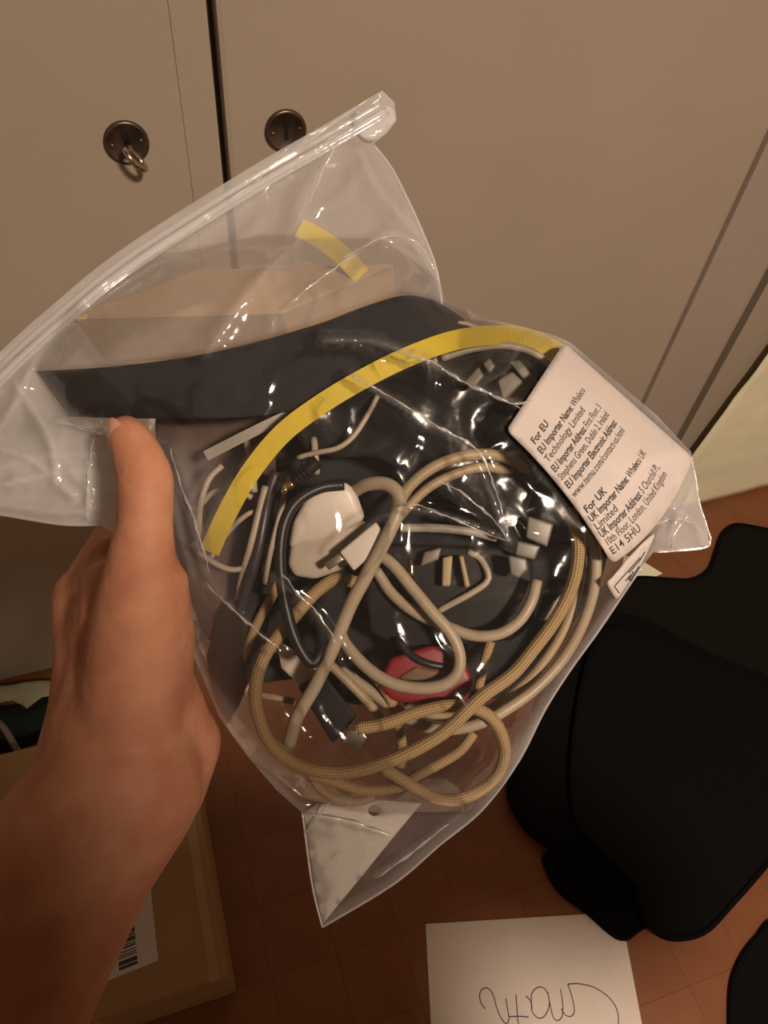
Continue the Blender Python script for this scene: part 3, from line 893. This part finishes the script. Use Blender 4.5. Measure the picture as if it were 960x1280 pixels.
# black strap
up = catmull([(45, 464), (130, 459), (230, 447), (310, 430), (400, 404), (450, 385), (500, 370), (535, 373), (562, 386), (588, 405)], 6)
lw = catmull([(86, 521), (160, 523), (240, 523), (310, 521), (370, 512), (420, 500), (470, 480), (530, 455), (570, 430), (600, 414)], 6)
strap_o = [tuple(p) for p in up]+[tuple(p) for p in lw[::-1]]
tag(flat_patch('black_strap', strap_o, M['black_cloth'], None, lambda u, v: lay(u, v, 0.10, 0.002)+0.0006*np.sin(u/23.0), 0.0022, 9.0), 'wide black felt strap across the bag above the thumb', 'strap')

# glossy black pouch with folds
po = [tuple(p) for p in catmull([(385, 440), (440, 425), (520, 400), (590, 412), (660, 450), (690, 520), (672, 600), (636, 674), (585, 640), (520, 600), (470, 572), (410, 570), (370, 540)], 6, True)]
def pouch_d(u, v):
    r = np.clip(1-np.abs(nz(u, v, 0.016, 31))*2.2, 0, 1)**2*0.002
    r += 0.0025*np.clip(1-seg_dist(u, v, [(400, 440), (520, 520), (636, 674)], False)/40, 0, 1)
    return lay(u, v, 0.36, 0.003)-r
tag(flat_patch('black_pouch', po, M['black_glossy'], None, pouch_d, 0.004, 9.0), 'shiny black plastic pouch in the middle of the bag under the yellow cable', 'pouch')
# made-up black sheet behind everything, added to darken the inside of the bag
bp_o = [tuple(p) for p in catmull([(300, 470), (420, 520), (560, 420), (670, 440), (740, 560), (758, 700), (700, 800), (640, 868), (540, 872), (440, 880), (380, 850), (300, 850), (262, 780), (280, 700), (330, 620)], 8, True)]
tag(flat_patch('dark_backing', bp_o, M['black_cloth'], None, lambda u, v: lay(u, v, 0.80, 0.004)+0.002*nz(u, v, 0.02, 8), 0.003, 12.0), 'added black cloth sheet darkening the back of the bag behind the cables', 'pouch')

bc_o = [tuple(p) for p in catmull([(196, 520), (260, 505), (330, 500), (345, 600), (330, 700), (300, 790), (262, 800), (232, 730), (212, 640)], 8, True)]
tag(flat_patch('brown_pouch', bc_o, M['brown_cloth'], None, lambda u, v: lay(u, v, 0.66, 0.004)+0.0015*nz(u, v, 0.03, 18), 0.002, 10.0), 'dark brown cloth pouch at the left of the bag beside the thumb', 'pouch')
# yellow flat cable
def ribbon(name, label, pix, w, mat, l, thick=0.0011, group=GC):
    c = catmull([tuple(p) if len(p) == 3 else (p[0], p[1], l) for p in pix], 6)
    cl = [(p[0], p[1]) for p in c]
    a = off_line(cl, -w/2); b = off_line(cl, w/2)
    vs_, fc = [], []
    ll = np.array([p[2] for p in c])
    da = lay(np.array([p[0] for p in a]), np.array([p[1] for p in a]), ll, 0.0016); db = lay(np.array([p[0] for p in b]), np.array([p[1] for p in b]), ll, 0.0016)
    k = np.ones(9)/9
    sm = lambda d: np.convolve(np.concatenate([np.full(4, d[0]), d, np.full(4, d[-1])]), k, 'valid') if len(d) > 12 else d
    da, db = sm(da), sm(db)
    n = len(c)
    for i in range(n):
        vs_ += [P(*a[i], da[i]), P(*b[i], db[i]), P(*b[i], db[i]+thick), P(*a[i], da[i]+thick)]
    for i in range(n-1):
        for j in range(4):
            fc.append((i*4+j, i*4+(j+1) % 4, (i+1)*4+(j+1) % 4, (i+1)*4+j))
    fc.append((0, 1, 2, 3)); fc.append(tuple((n-1)*4+j for j in (3, 2, 1, 0)))
    return tag(mesh(name, vs_, fc, M[mat], None, False), label, 'cable', group)
ribbon('flat_cable', 'flat yellow cable arching across the front of the bag', [(262, 690, .12), (282, 645, .08), (312, 592, .04), (352, 543, .02), (400, 506, .0), (455, 473, .0), (510, 446, .0), (570, 425, .05), (630, 419, .2), (672, 427, .42), (700, 442, .6)], 25, 'yellow', 0.05)
ribbon('flat_cable', 'short yellow cable end above the cardboard box near the zip', [(374, 284, .3), (400, 298, .3), (430, 321, .35), (452, 345, .4)], 24, 'yellow', 0.3)

# ivory and braided cables
cable('braided_cable', 'tan braided cable sweeping round the bottom of the bag', [(446, 728, .5), (420, 724, .4), (395, 740, .35), (375, 762, .30), (352, 790, .22), (332, 818, .14), (321, 848, .1), (320, 882, .08), (331, 918, .06), (352, 944, .05), (385, 961, .04), (425, 966, .03), (470, 957, .02), (515, 939, .02), (555, 915, .01), (580, 892, .01), (603, 870, .02), (640, 843, .06), (668, 810, .1), (695, 773, .12), (714, 735, .14), (722, 700, .15), (721, 668, .15), (711, 636, .2)], 17, 'braid')
cable('braided_cable', 'tan braided cable looping at the lower right of the bag', [(446, 911, .16), (480, 905, .16), (520, 891, .16), (560, 882, .16), (595, 886, .15), (619, 903, .12), (631, 935, .1), (623, 966, .08), (600, 988, .06), (570, 1000, .05), (545, 998, .05), (520, 986, .06), (495, 970, .12), (478, 960, .25)], 16, 'braid')
cable('braided_cable', 'short braided cable piece inside the lower loop', [(592, 916, .4), (575, 938, .35), (548, 955, .33), (520, 970, .33), (498, 984, .4), (455, 988, .42), (420, 978, .4), (385, 968, .42)], 14, 'braid')
cable('braided_cable', 'braided cable curl at the bottom just above the punched hole', [(390, 972, .5), (400, 986, .45), (420, 998, .4), (445, 1002, .4), (468, 996, .42)], 12, 'braid')
cable('braided_cable', 'braided cable bending down through the centre bottom', [(412, 790, .45), (440, 818, .4), (468, 845, .36), (487, 872, .34), (496, 902, .4), (502, 930, .45), (500, 958, .5)], 14, 'braid')
cable('braided_cable', 'braided cable stub at left beside the black cord', [(352, 720, .5), (340, 745, .42), (322, 778, .42), (310, 810, .5), (300, 850, .55)], 13, 'braid')
cable('braided_cable', 'short upright braided cable stub right of the red plug', [(613, 802, .45), (606, 825, .45), (598, 860, .5)], 13, 'braid')
cable('power_cable', 'long ivory cable running diagonally up to a loop at the white plug', [(361, 930, .22), (372, 895, .2), (395, 855, .18), (417, 808, .15), (438, 757, .12), (462, 712, .08), (484, 670, .06), (497, 640, .05), (498, 618, .08), (482, 605, .12), (458, 606, .2), (440, 616, .35), (425, 632, .7)], 18, 'white_cable')
cable('power_cable', 'upper of two ivory cables arching below the glossy pouch', [(496, 634, .15), (512, 608, .14), (540, 585, .14), (575, 571, .16), (610, 568, .2), (640, 575, .3), (672, 600, .45)], 15, 'cream_cable')
cable('power_cable', 'lower of two ivory cables arching below the glossy pouch', [(492, 655, .2), (508, 636, .2), (535, 610, .2), (570, 592, .22), (605, 584, .26), (640, 590, .4)], 13, 'cream_cable')
cable('power_cable', 'ivory cable forming a teardrop loop in the centre', [(468, 690, .3), (490, 705, .26), (515, 735, .2), (540, 765, .16), (562, 790, .14), (574, 816, .14), (572, 840, .14), (554, 856, .15), (522, 860, .17), (488, 853, .2), (458, 834, .24), (432, 805, .3), (424, 786, .35)], 16, 'white_cable')
cable('power_cable', 'ivory cable hooking up at the right of the teardrop loop', [(470, 712, .4), (490, 742, .36), (520, 766, .32), (556, 782, .28), (590, 794, .25), (622, 793, .22), (648, 777, .22), (664, 752, .22), (671, 726, .3)], 15, 'white_cable')
cable('power_cable', 'outermost ivory cable along the right side of the bag', [(736, 655, .3), (744, 690, .25), (743, 730, .22), (730, 775, .2), (706, 820, .2), (672, 858, .2), (634, 886, .22), (600, 904, .26), (560, 912, .3), (525, 906, .34), (490, 884, .38), (455, 858, .42), (425, 838, .46)], 15, 'white_cable')
cable('power_cable', 'inner ivory cable along the right side of the bag', [(724, 660, .5), (727, 700, .48), (720, 745, .46), (703, 790, .45), (676, 832, .44), (645, 864, .44), (610, 888, .48), (575, 896, .5), (540, 893, .52), (505, 880, .55)], 14, 'cream_cable')
cable('power_cable', 'cream cable crossing left of the black plug with steel tip', [(408, 826, .4), (435, 852, .38), (462, 880, .4), (480, 905, .46)], 13, 'cream_cable')
# thin white ones at left and top
cable('thin_cable', 'thin white cable hooking down at the far left of the bag', [(278, 582, .25), (262, 598, .2), (252, 625, .18), (249, 655, .2), (252, 690, .3)], 8, 'thin_white')
cable('thin_cable', 'thin white cable arching behind the yellow cable at left', [(252, 630, .4), (268, 615, .35), (292, 612, .35), (315, 622, .4)], 8, 'thin_white')
cable('thin_cable', 'thick white cable stub crossing above the yellow cable', [(308, 552, .4), (312, 570, .3), (316, 590, .3), (318, 615, .35)], 9, 'thin_white')
cable('thin_cable', 'white cable running down beside the dark violet cord', [(332, 608, .35), (324, 640, .3), (314, 680, .3), (303, 720, .4), (298, 750, .5)], 10, 'thin_white')
cable('thin_cable', 'thin white cable curving below the glossy pouch at left', [(472, 495, .25), (460, 518, .2), (442, 545, .18), (422, 560, .18), (395, 566, .22), (372, 572, .3)], 7, 'thin_white')
cable('thin_cable', 'white cable end standing next to the jack plug', [(392, 548, .35), (394, 568, .3), (396, 592, .35)], 9, 'thin_white')
cable('thin_cable', 'thin white cable along the upper edge of the yellow cable', [(545, 420, .2), (562, 408, .2), (580, 405, .2), (600, 412, .3)], 8, 'thin_white')
cable('thin_cable', 'white cable arching under the yellow cable beside the label', [(552, 448, .3), (590, 436, .25), (630, 432, .25), (665, 440, .3), (690, 458, .4)], 10, 'thin_white')
cable('thin_cable', 'white bent cable at the right end of the little connectors', [(585, 690, .45), (600, 698, .4), (610, 716, .38), (608, 728, .38), (588, 742, .38), (560, 757, .4), (548, 764, .45)], 9, 'thin_white')
cable('thin_cable', 'greyish cable behind the fold of film in the centre', [(500, 660, .4), (540, 660, .4), (585, 664, .42), (620, 672, .5)], 12, 'grey_cable')
cable('thin_cable', 'thin pale cable at the lower left of the bag', [(322, 868, .5), (345, 872, .45), (368, 878, .5)], 9, 'cream_cable')
cable('thin_cable', 'pale cable in the left side behind the tan braided loop', [(300, 870, .6), (305, 840, .55), (325, 815, .55), (345, 800, .6)], 12, 'cream_cable')
cable('thin_cable', 'thin white wire curling behind the lower end of the yellow cable', [(262, 700, .45), (280, 672, .4), (300, 650, .36), (318, 640, .36), (330, 655, .4), (322, 690, .45)], 7, 'thin_white')
cable('thin_cable', 'thin white wire dropping beside the dark violet cord', [(352, 590, .5), (356, 615, .5), (348, 650, .5), (338, 690, .5), (330, 730, .55)], 8, 'thin_white')
cable('thin_cable', 'pale wire crossing low at left under the yellow cable', [(240, 680, .4), (262, 700, .35), (290, 712, .35), (318, 706, .4)], 8, 'thin_white')
cable('thin_cable', 'thin white wire sloping across the glossy pouch', [(338, 500, .25), (365, 498, .2), (395, 504, .25)], 5, 'thin_white')
ribbon('flat_cable', 'flat grey cable slanting above the thin white cables at left', [(257, 570, .3), (300, 548, .22), (345, 526, .2), (392, 506, .25)], 13, 'grey_cable', 0.2)
# black cords
cable('black_cable', 'black cord hanging in a narrow loop below the jack plug', [(430, 606, .2), (400, 610, .16), (372, 626, .12), (356, 652, .1), (350, 690, .08), (353, 735, .06), (364, 785, .05), (379, 818, .05), (391, 829, .06), (400, 815, .1), (402, 790, .2), (398, 768, .3)], 15, 'black_cable')
cable('black_cable', 'dark violet cord left of the black cord loop', [(345, 590, .4), (336, 618, .35), (330, 650, .3), (322, 690, .3), (309, 735, .35), (300, 770, .45)], 14, 'navy_cable')
cable('black_cable', 'black cord curving over the red plug', [(498, 800, .35), (512, 818, .3), (536, 830, .28), (560, 832, .3), (580, 820, .4)], 11, 'black_cable')
cable('black_cable', 'black cord running along the right edge behind the label', [(560, 648, .4), (600, 655, .35), (640, 645, .35), (680, 632, .4), (712, 640, .45)], 10, 'black_cable')

# jack plug
def rod(name, a, b, ra, rb, mat, parent, n=14):
    return tube(name, [a, a+(b-a)*0.33, a+(b-a)*0.66, b], [ra, ra+(rb-ra)*.33, ra+(rb-ra)*.66, rb], M[mat], parent, n)
j0 = P(352, 616, 0.2735); j1 = P(400, 574, 0.2735)
jd = j1-j0
jk = thing('jack_plug', 'black audio jack plug with gold tip beside the yellow cable', 'plug', j0)
rod('plug_tip', j0, j0+jd*0.12, 0.0005, 0.0012, 'gold', jk)
rod('plug_pin', j0+jd*0.14, j0+jd*0.30, 0.0013, 0.0013, 'gold', jk)
rod('plug_ring', j0+jd*0.30, j0+jd*0.34, 0.0014, 0.0014, 'black_plastic', jk)
for k in range(4):
    q = 0.36+k*0.09
    rod('strain_ring', j0+jd*q, j0+jd*(q+0.055), 0.0024+0.0002*k, 0.0026+0.0002*k, 'black_plastic', jk)
rod('plug_body', j0+jd*0.34, j0+jd*0.95, 0.0019, 0.0025, 'black_plastic', jk)

def prism(name, pix, d, thick, mat, parent=None, bevel=0.0008, tilt=(0, 0)):
    """rounded block from a traced outline with real depth"""
    bmx = bmesh.new()
    c = np.mean(np.array(pix, float), axis=0)
    fr = [bmx.verts.new(P(x, y, d+(x-c[0])*tilt[0]+(y-c[1])*tilt[1])) for x, y in pix]
    bk = [bmx.verts.new(P(x, y, d+thick+(x-c[0])*tilt[0]+(y-c[1])*tilt[1])) for x, y in pix]
    n = len(pix)
    bmx.faces.new(fr); bmx.faces.new(bk[::-1])
    for k in range(n): bmx.faces.new((fr[k], bk[k], bk[(k+1) % n], fr[(k+1) % n]))
    return from_bm(name, bmx, mat, parent, True, bevel, 3)

# white charger block and white plug
ch = thing('charger_block', 'rounded white charger block beside the black cord loop', 'charger', P(410, 660, 0.28))
prism('housing', [(360, 688), (366, 652), (384, 620), (406, 604), (432, 601), (444, 612), (458, 650), (424, 664), (392, 675)], 0.2790, 0.016, M['white_plastic'], ch, 0.0032, (0.00002, 0.00003))
prism('shaded_base', [(360, 706), (364, 676), (392, 672), (424, 662), (457, 650), (462, 676), (428, 712), (394, 724), (368, 720)], 0.2812, 0.014, M['shade_grey'], ch, 0.002, (0.00002, 0.00003))  # lower part of the white block, its shading painted as grey
up_ = thing('cable_plug', 'white cable plug with metal tip in front of the charger block', 'plug', P(450, 675, 0.273))
prism('plug_body', [(424, 690), (470, 652), (486, 676), (442, 714)], 0.2715, 0.006, M['white_plastic'], up_, 0.0010)
prism('metal_tip', [(405, 705), (424, 692), (430, 700), (411, 713)], 0.2735, 0.002, M['steel'], up_, 0.0003)
# black usb plug with steel tip, bottom
ub = thing('usb_plug', 'black plug with steel tip at the end of a braided cable', 'plug', P(420, 895, 0.277))
prism('plug_body', [(372, 858), (402, 838), (446, 895), (416, 930)], 0.279, 0.008, M['black_plastic'], ub, 0.0010)
prism('metal_tip', [(436, 903), (446, 907), (459, 922), (448, 940), (428, 930)], 0.2805, 0.004, M['steel'], ub, 0.0004)
# dark slab at the lower left
prism_o = prism('dark_slab', [(272, 770), (300, 735), (345, 745), (330, 800), (300, 880), (285, 905), (266, 870), (258, 820)], 0.289, 0.005, M['black_plastic'], None, 0.001)
tag(prism_o, 'dark flat plastic piece at the left edge next to the palm', 'plastic piece')
# white card piece seen through lower left
tag(flat_patch('paper_slip', [(345, 800), (372, 815), (402, 838), (395, 868), (380, 862), (352, 835)], M['white_plastic'], None, lambda u, v: lay(u, v, 0.5, 0.003), 0.0006, 8.0), 'small white card scrap under the black cord loop', 'paper')
# red plug
rd = thing('red_plug', 'dark red plastic plug inside the teardrop cable loop', 'plug', P(535, 850, 0.285))
prism('plug_body', [(470, 858), (488, 822), (540, 806), (578, 820), (592, 852), (584, 876), (540, 882), (490, 876)], 0.2805, 0.012, M['red'], rd, 0.0022)
prism('collar', [(498, 846), (520, 832), (562, 842), (556, 866), (514, 868)], 0.2797, 0.003, M['brown_collar'], rd, 0.0012)
# black adapter
ad = thing('power_adapter', 'black power adapter with brass screw in the centre of the bag', 'adapter', P(560, 760, 0.29))
prism('housing', [(452, 700), (470, 680), (620, 684), (664, 700), (668, 780), (640, 800), (500, 812), (462, 790)], 0.287, 0.014, M['black_plastic'], ad, 0.0016)
bs0 = P(514, 722, 0.2872); rod('brass_screw', bs0, bs0+P(514, 700, 0.2872)-P(514, 722, 0.2872), 0.0016, 0.0011, 'gold', ad)
# small connectors
GK = 'small pale connectors in the bag'
def conn(label, pix, d, mat='grey_plastic', th=0.004):
    tag(prism('connector', pix, d, th, M[mat], None, 0.0009), label, 'connector', GK)
conn('tall pale connector left of centre among the little connectors', [(553, 697), (566, 694), (563, 733), (552, 733)], 0.2815, 'cream_cable')
conn('slim pale connector leaning right among the little connectors', [(573, 694), (579, 694), (588, 733), (581, 735)], 0.2815, 'cream_cable')
conn('slanted pale connector next to the brass screw', [(530, 690), (552, 684), (548, 700), (525, 708)], 0.2815, 'cream_cable' if False else 'grey_plastic')
conn('squarish frosted connector under the label corner', [(660, 645), (692, 655), (684, 684), (657, 672)], 0.2745)
conn('frosted connector with rounded end above the hooked cable', [(635, 694), (658, 698), (660, 712), (648, 723), (638, 718)], 0.2760)
conn('frosted connector between the two others right of the fold', [(646, 676), (676, 682), (668, 700), (644, 694)], 0.2790)
conn('large frosted connector beside the upper label corner', [(622, 476), (640, 464), (664, 486), (654, 502), (628, 500)], 0.2755)
conn('small frosted connector below the yellow cable', [(603, 455), (612, 447), (620, 458), (612, 468)], 0.2745)
conn('long frosted connector sloping towards the label', [(636, 452), (650, 450), (674, 480), (664, 488)], 0.2775)
conn('pale connector under the white arching cable', [(580, 478), (598, 458), (606, 470), (590, 488)], 0.2755)
conn('dull grey connector next to the right cable bundle', [(672, 776), (690, 752), (702, 742), (696, 775)], 0.2850)

# white leaflet in the bottom corner, with a punched hole
leaf_o = [(380, 1016), (398, 1004), (430, 1008), (470, 1000), (527, 1004), (492, 1046), (455, 1092), (404, 1154), (392, 1102)]
hole = [(468+8*math.cos(a), 1013+7*math.sin(a)) for a in [2*math.pi*k/16 for k in range(16)]]
def leaf_d(u, v): return lay(u, v, 0.5, 0.0)-0.0012*np.clip(1-seg_dist(u, v, [(380, 1016), (440, 1030), (492, 1046)], False)/10, 0, 1)
leaf = flat_patch('leaflet', densify(leaf_o, 8), M['leaflet'], None, leaf_d, 0.0005, 9.0, [hole])
tag(leaf, 'white paper leaflet folded into the bottom corner of the bag', 'paper')

# ------------------------------------------------------------------ the person: left arm and hand holding the bag
def capsule(bmx, a, b, ra, rb, fa=(1.0, None)):
    """tapered capsule appended to a bmesh"""
    n, m = 16, 5
    ax = (b-a); L = ax.length; ax = ax.normalized()
    ref = CZ if abs(ax.dot(CZ)) < 0.9 else CX
    U = (ref-ax*ref.dot(ax)).normalized(); V = ax.cross(U)
    rings = []
    def ring(c, r): rings.append([bmx.verts.new(c+(U*math.cos(2*math.pi*k/n)+V*math.sin(2*math.pi*k/n))*r) for k in range(n)])
    for i in range(1, m+1):
        t = math.pi/2*(i/m); ring(a-ax*ra*math.cos(t), ra*math.sin(t))
    for i in range(m, 0, -1):
        t = math.pi/2*(i/m); ring(b+ax*rb*math.cos(t), rb*math.sin(t))
    p0 = bmx.verts.new(a-ax*ra); p1 = bmx.verts.new(b+ax*rb)
    for r0, r1 in zip(rings, rings[1:]):
        for k in range(n): bmx.faces.new((r0[k], r0[(k+1) % n], r1[(k+1) % n], r1[k]))
    for k in range(n):
        bmx.faces.new((p0, rings[0][(k+1) % n], rings[0][k])); bmx.faces.new((p1, rings[-1][k], rings[-1][(k+1) % n]))

def J(px, py, d): return P(px, py, d)
hb = bmesh.new()
def chain(pts):
    for (p, r), (q, s_) in zip(pts, pts[1:]): capsule(hb, p, q, r, s_)
TH = -0.004
# forearm and upper arm
chain([(J(150, 985, .283), .0300), (J(92, 1062, .280), .0318), (J(20, 1190, .276), .0345), (J(-70, 1350, .266), .0385), (J(-190, 1560, .252), .0415), (J(-265, 1700, .235), .0400)])
elbow = J(-265, 1700, .235)
shoulder = Vector((-0.06, -0.32, 1.38))
chain([(elbow, .040), (elbow.lerp(shoulder, .5), .047), (shoulder, .055)])
# wrist into palm
chain([(J(150, 985, .283), .0290), (J(150, 925, .288), .0270), (J(152, 880, .292), .0240)])
chain([(J(182, 935, .297), .0240), (J(222, 925, .303), .0170)])                      # heel of the hand
chain([(J(222, 930, .303), .0172), (J(200, 985, .298), .0178), (J(150, 1045, .290), .0210)])
chain([(J(110, 800, .300), .0120), (J(112, 870, .298), .0150), (J(120, 930, .292), .0220)])
capsule(hb, J(150, 765, .282), J(112, 800, .304), .0150, .0125)
capsule(hb, J(150, 720, .278), J(112, 745, .305), .0085, .0105)
capsule(hb, J(142, 745, .288), J(132, 840, .293), .0125, .0150)
capsule(hb, J(200, 850, .290), J(220, 915, .301), .0125, .0160)
capsule(hb, J(140, 690, .298), J(120, 730, .304), .0075, .0100)
# thumb: metacarpal, thenar pad, two phalanges
chain([(J(160, 900, .280), .0190), (J(172, 800, .2700), .0172), (J(176, 735, .2630), .0140), (J(178, 690, .2590), .0112)])
chain([(J(185, 860, .285), .0165), (J(192, 790, .2760), .0150), (J(198, 745, .2720), .0115)])
capsule(hb, J(204, 728, .2660), J(200, 790, .2740), .0090, .0110)
chain([(J(178, 690, .2590), .0108), (J(182, 640, .2560), .0093), (J(182, 600, .2555), .0096)])
chain([(J(182, 600, .2555), .0094), (J(177, 580, .2560), .0090), (J(166, 556, .2575), .0080), (J(158, 542, .2590), .0068)])
# palm bones and fingers that close behind the bag
MC = [(J(106, 748, .309), .0118), (J(122, 790, .333), .0112), (J(146, 815, .349), .0108), (J(172, 842, .362), .0100)]
WR = [J(128, 910, .296), J(140, 915, .302), (J(155, 920, .308)), J(172, 925, .314)]
for (m_, r_), w_ in zip(MC, WR): capsule(hb, w_, m_, .0165, r_+0.0012)
for i in range(3): capsule(hb, (MC[i][0]+WR[i])*0.5, (MC[i+1][0]+WR[i+1])*0.5, .013, .013)
for i in range(3): capsule(hb, MC[i][0], MC[i+1][0], .0100, .0096)
capsule(hb, J(172, 770, .275), J(125, 800, .318), .0120, .0130)                      # web between thumb and index
capsule(hb, J(168, 740, .270), J(112, 775, .312), .0085, .0105)
chain([MC[0], (J(150, 662, .342), .0095), (J(178, 618, .353), .0090), (J(240, 590, .351), .0080), (J(292, 583, .343), .0070)])
chain([MC[1], (J(175, 705, .358), .0096), (J(205, 675, .366), .0092), (J(265, 662, .362), .0082), (J(318, 660, .351), .0071)])
chain([MC[2], (J(196, 752, .366), .0092), (J(224, 735, .371), .0088), (J(282, 726, .364), .0079), (J(328, 725, .353), .0069)])
chain([MC[3], (J(210, 805, .370), .0082), (J(234, 795, .371), .0078), (J(278, 790, .364), .0070), (J(312, 790, .354), .0061)])
bmesh.ops.recalc_face_normals(hb, faces=hb.faces)
hm = bpy.data.meshes.new('hand_rough'); hb.to_mesh(hm); hb.free()
tmp = bpy.data.objects.new('hand_rough', hm); COL.objects.link(tmp)
rm = tmp.modifiers.new('remesh', 'REMESH'); rm.mode = 'VOXEL'; rm.voxel_size = 0.0019
sm_ = tmp.modifiers.new('smooth', 'SMOOTH'); sm_.factor = 0.5; sm_.iterations = 14
dg = bpy.context.evaluated_depsgraph_get()
arm_me = bpy.data.meshes.new_from_object(tmp.evaluated_get(dg))
bpy.data.objects.remove(tmp)
person = thing('person', "person's bare left forearm and hand gripping the bag of cables", 'person', Vector((0.20, -0.38, 0)))
def blob(name, builder, voxel, smooth_it, mat, parent):
    bmx = bmesh.new(); builder(bmx)
    bmesh.ops.recalc_face_normals(bmx, faces=bmx.faces)
    me = bpy.data.meshes.new(name); bmx.to_mesh(me); bmx.free()
    t = bpy.data.objects.new(name, me); COL.objects.link(t)
    r = t.modifiers.new('remesh', 'REMESH'); r.mode = 'VOXEL'; r.voxel_size = voxel
    q = t.modifiers.new('smooth', 'SMOOTH'); q.factor = 0.5; q.iterations = smooth_it
    res = bpy.data.meshes.new_from_object(t.evaluated_get(bpy.context.evaluated_depsgraph_get()))
    bpy.data.objects.remove(t)
    return res if parent is None else link(name, res, mat, parent)
# unseen rest of the photographer, added to shade arm and floor: torso, neck, head
BX, BY = 0.116, -0.40
def V3(x, y, z): return Vector((BX+x, BY+y, z))
def torso(bmx):
    capsule(bmx, V3(0, .01, 1.50), V3(0, .03, 1.58), .052, .050)
    capsule(bmx, V3(0, .045, 1.60), V3(0, .03, 1.70), .066, .082)
    capsule(bmx, V3(0, .10, 1.585), V3(0, .095, 1.66), .030, .040)
    capsule(bmx, V3(0, .128, 1.63), V3(0, .118, 1.66), .012, .008)
    for sx in (-1, 1): capsule(bmx, V3(sx*.078, .02, 1.63), V3(sx*.080, .018, 1.66), .012, .014)
    capsule(bmx, V3(-.15, 0, 1.42), V3(.15, 0, 1.42), .055, .055)
    capsule(bmx, V3(-.08, 0, 1.10), V3(-.09, 0, 1.40), .085, .090)
    capsule(bmx, V3(.08, 0, 1.10), V3(.09, 0, 1.40), .085, .090)
    capsule(bmx, shoulder, V3(-.10, 0, 1.40), .050, .060)
bod = blob('body', torso, 0.008, 6, None, None)
# join head and torso with the arm into one body mesh
bj = bmesh.new(); bj.from_mesh(arm_me); bj.from_mesh(bod); bj.to_mesh(arm_me); bj.free()
arm = link('body', arm_me, M['skin'], person)
def shirt(bmx):
    capsule(bmx, V3(-.17, 0, 1.41), V3(.18, 0, 1.41), .072, .072)
    for sx in (-1, 1):
        capsule(bmx, V3(sx*.110, 0, .92), V3(sx*.125, 0, 1.38), .115, .118)
    capsule(bmx, V3(0, 0, .92), V3(0, 0, 1.38), .125, .125)
    mid = elbow.lerp(shoulder, .45)
    capsule(bmx, V3(-.15, 0, 1.40), shoulder, .068, .066); capsule(bmx, shoulder, mid, .066, .056)
    el2 = V3(.40, .05, 1.08); capsule(bmx, V3(.18, 0, 1.41), el2, .072, .060); capsule(bmx, el2, V3(.20, .28, 1.26), .058, .042)  # right elbow held wide to throw shade on the floor
blob('shirt', shirt, 0.009, 6, M['shirt'], person)
def trousers(bmx):
    for sx in (-1, 1):
        capsule(bmx, V3(sx*.09, 0, .90), V3(sx*.10, .01, .48), .100, .068); capsule(bmx, V3(sx*.10, .01, .48), V3(sx*.11, -.02, .10), .066, .050)
        capsule(bmx, V3(sx*.11, -.04, .045), V3(sx*.12, .13, .042), .045, .040)
    capsule(bmx, V3(-.06, 0, .93), V3(.06, 0, .93), .105, .105)
blob('trousers', trousers, 0.010, 6, M['black_cloth'], person)
def hair(bmx):
    capsule(bmx, V3(0, -.005, 1.64), V3(0, .015, 1.705), .080, .090)
    capsule(bmx, V3(0, .06, 1.735), V3(0, .02, 1.74), .05, .06)
blob('hair', hair, 0.007, 5, M['black_cable'], person)
# thumb nail on the left side of the tip
nc = J(140.0, 545, .2548)
nx_ = (-CX*0.72-CZ*0.69).normalized(); ny_ = (J(158, 542, .25)-J(177, 580, .25)).normalized(); ny_ = (ny_-nx_*ny_.dot(nx_)).normalized(); nz_v = nx_.cross(ny_)
vs, fs = [], []
for i in range(9):
    for k in range(9):
        a = (i/8-.5)*2; b = (k/8-.5)*2
        q = max(abs(a), abs(b)); rr = math.hypot(a, b)
        if rr > 0: a, b = a*q/rr*(1), b*q/rr
        vs.append(nc+ny_*a*0.0062+nz_v*b*0.0052+nx_*(0.0010-0.0024*b*b-0.0008*a*a))
for i in range(8):
    for k in range(8): fs.append((i*9+k, i*9+k+1, (i+1)*9+k+1, (i+1)*9+k))
nail = mesh('thumb_nail', vs, fs, M['nail'], person)
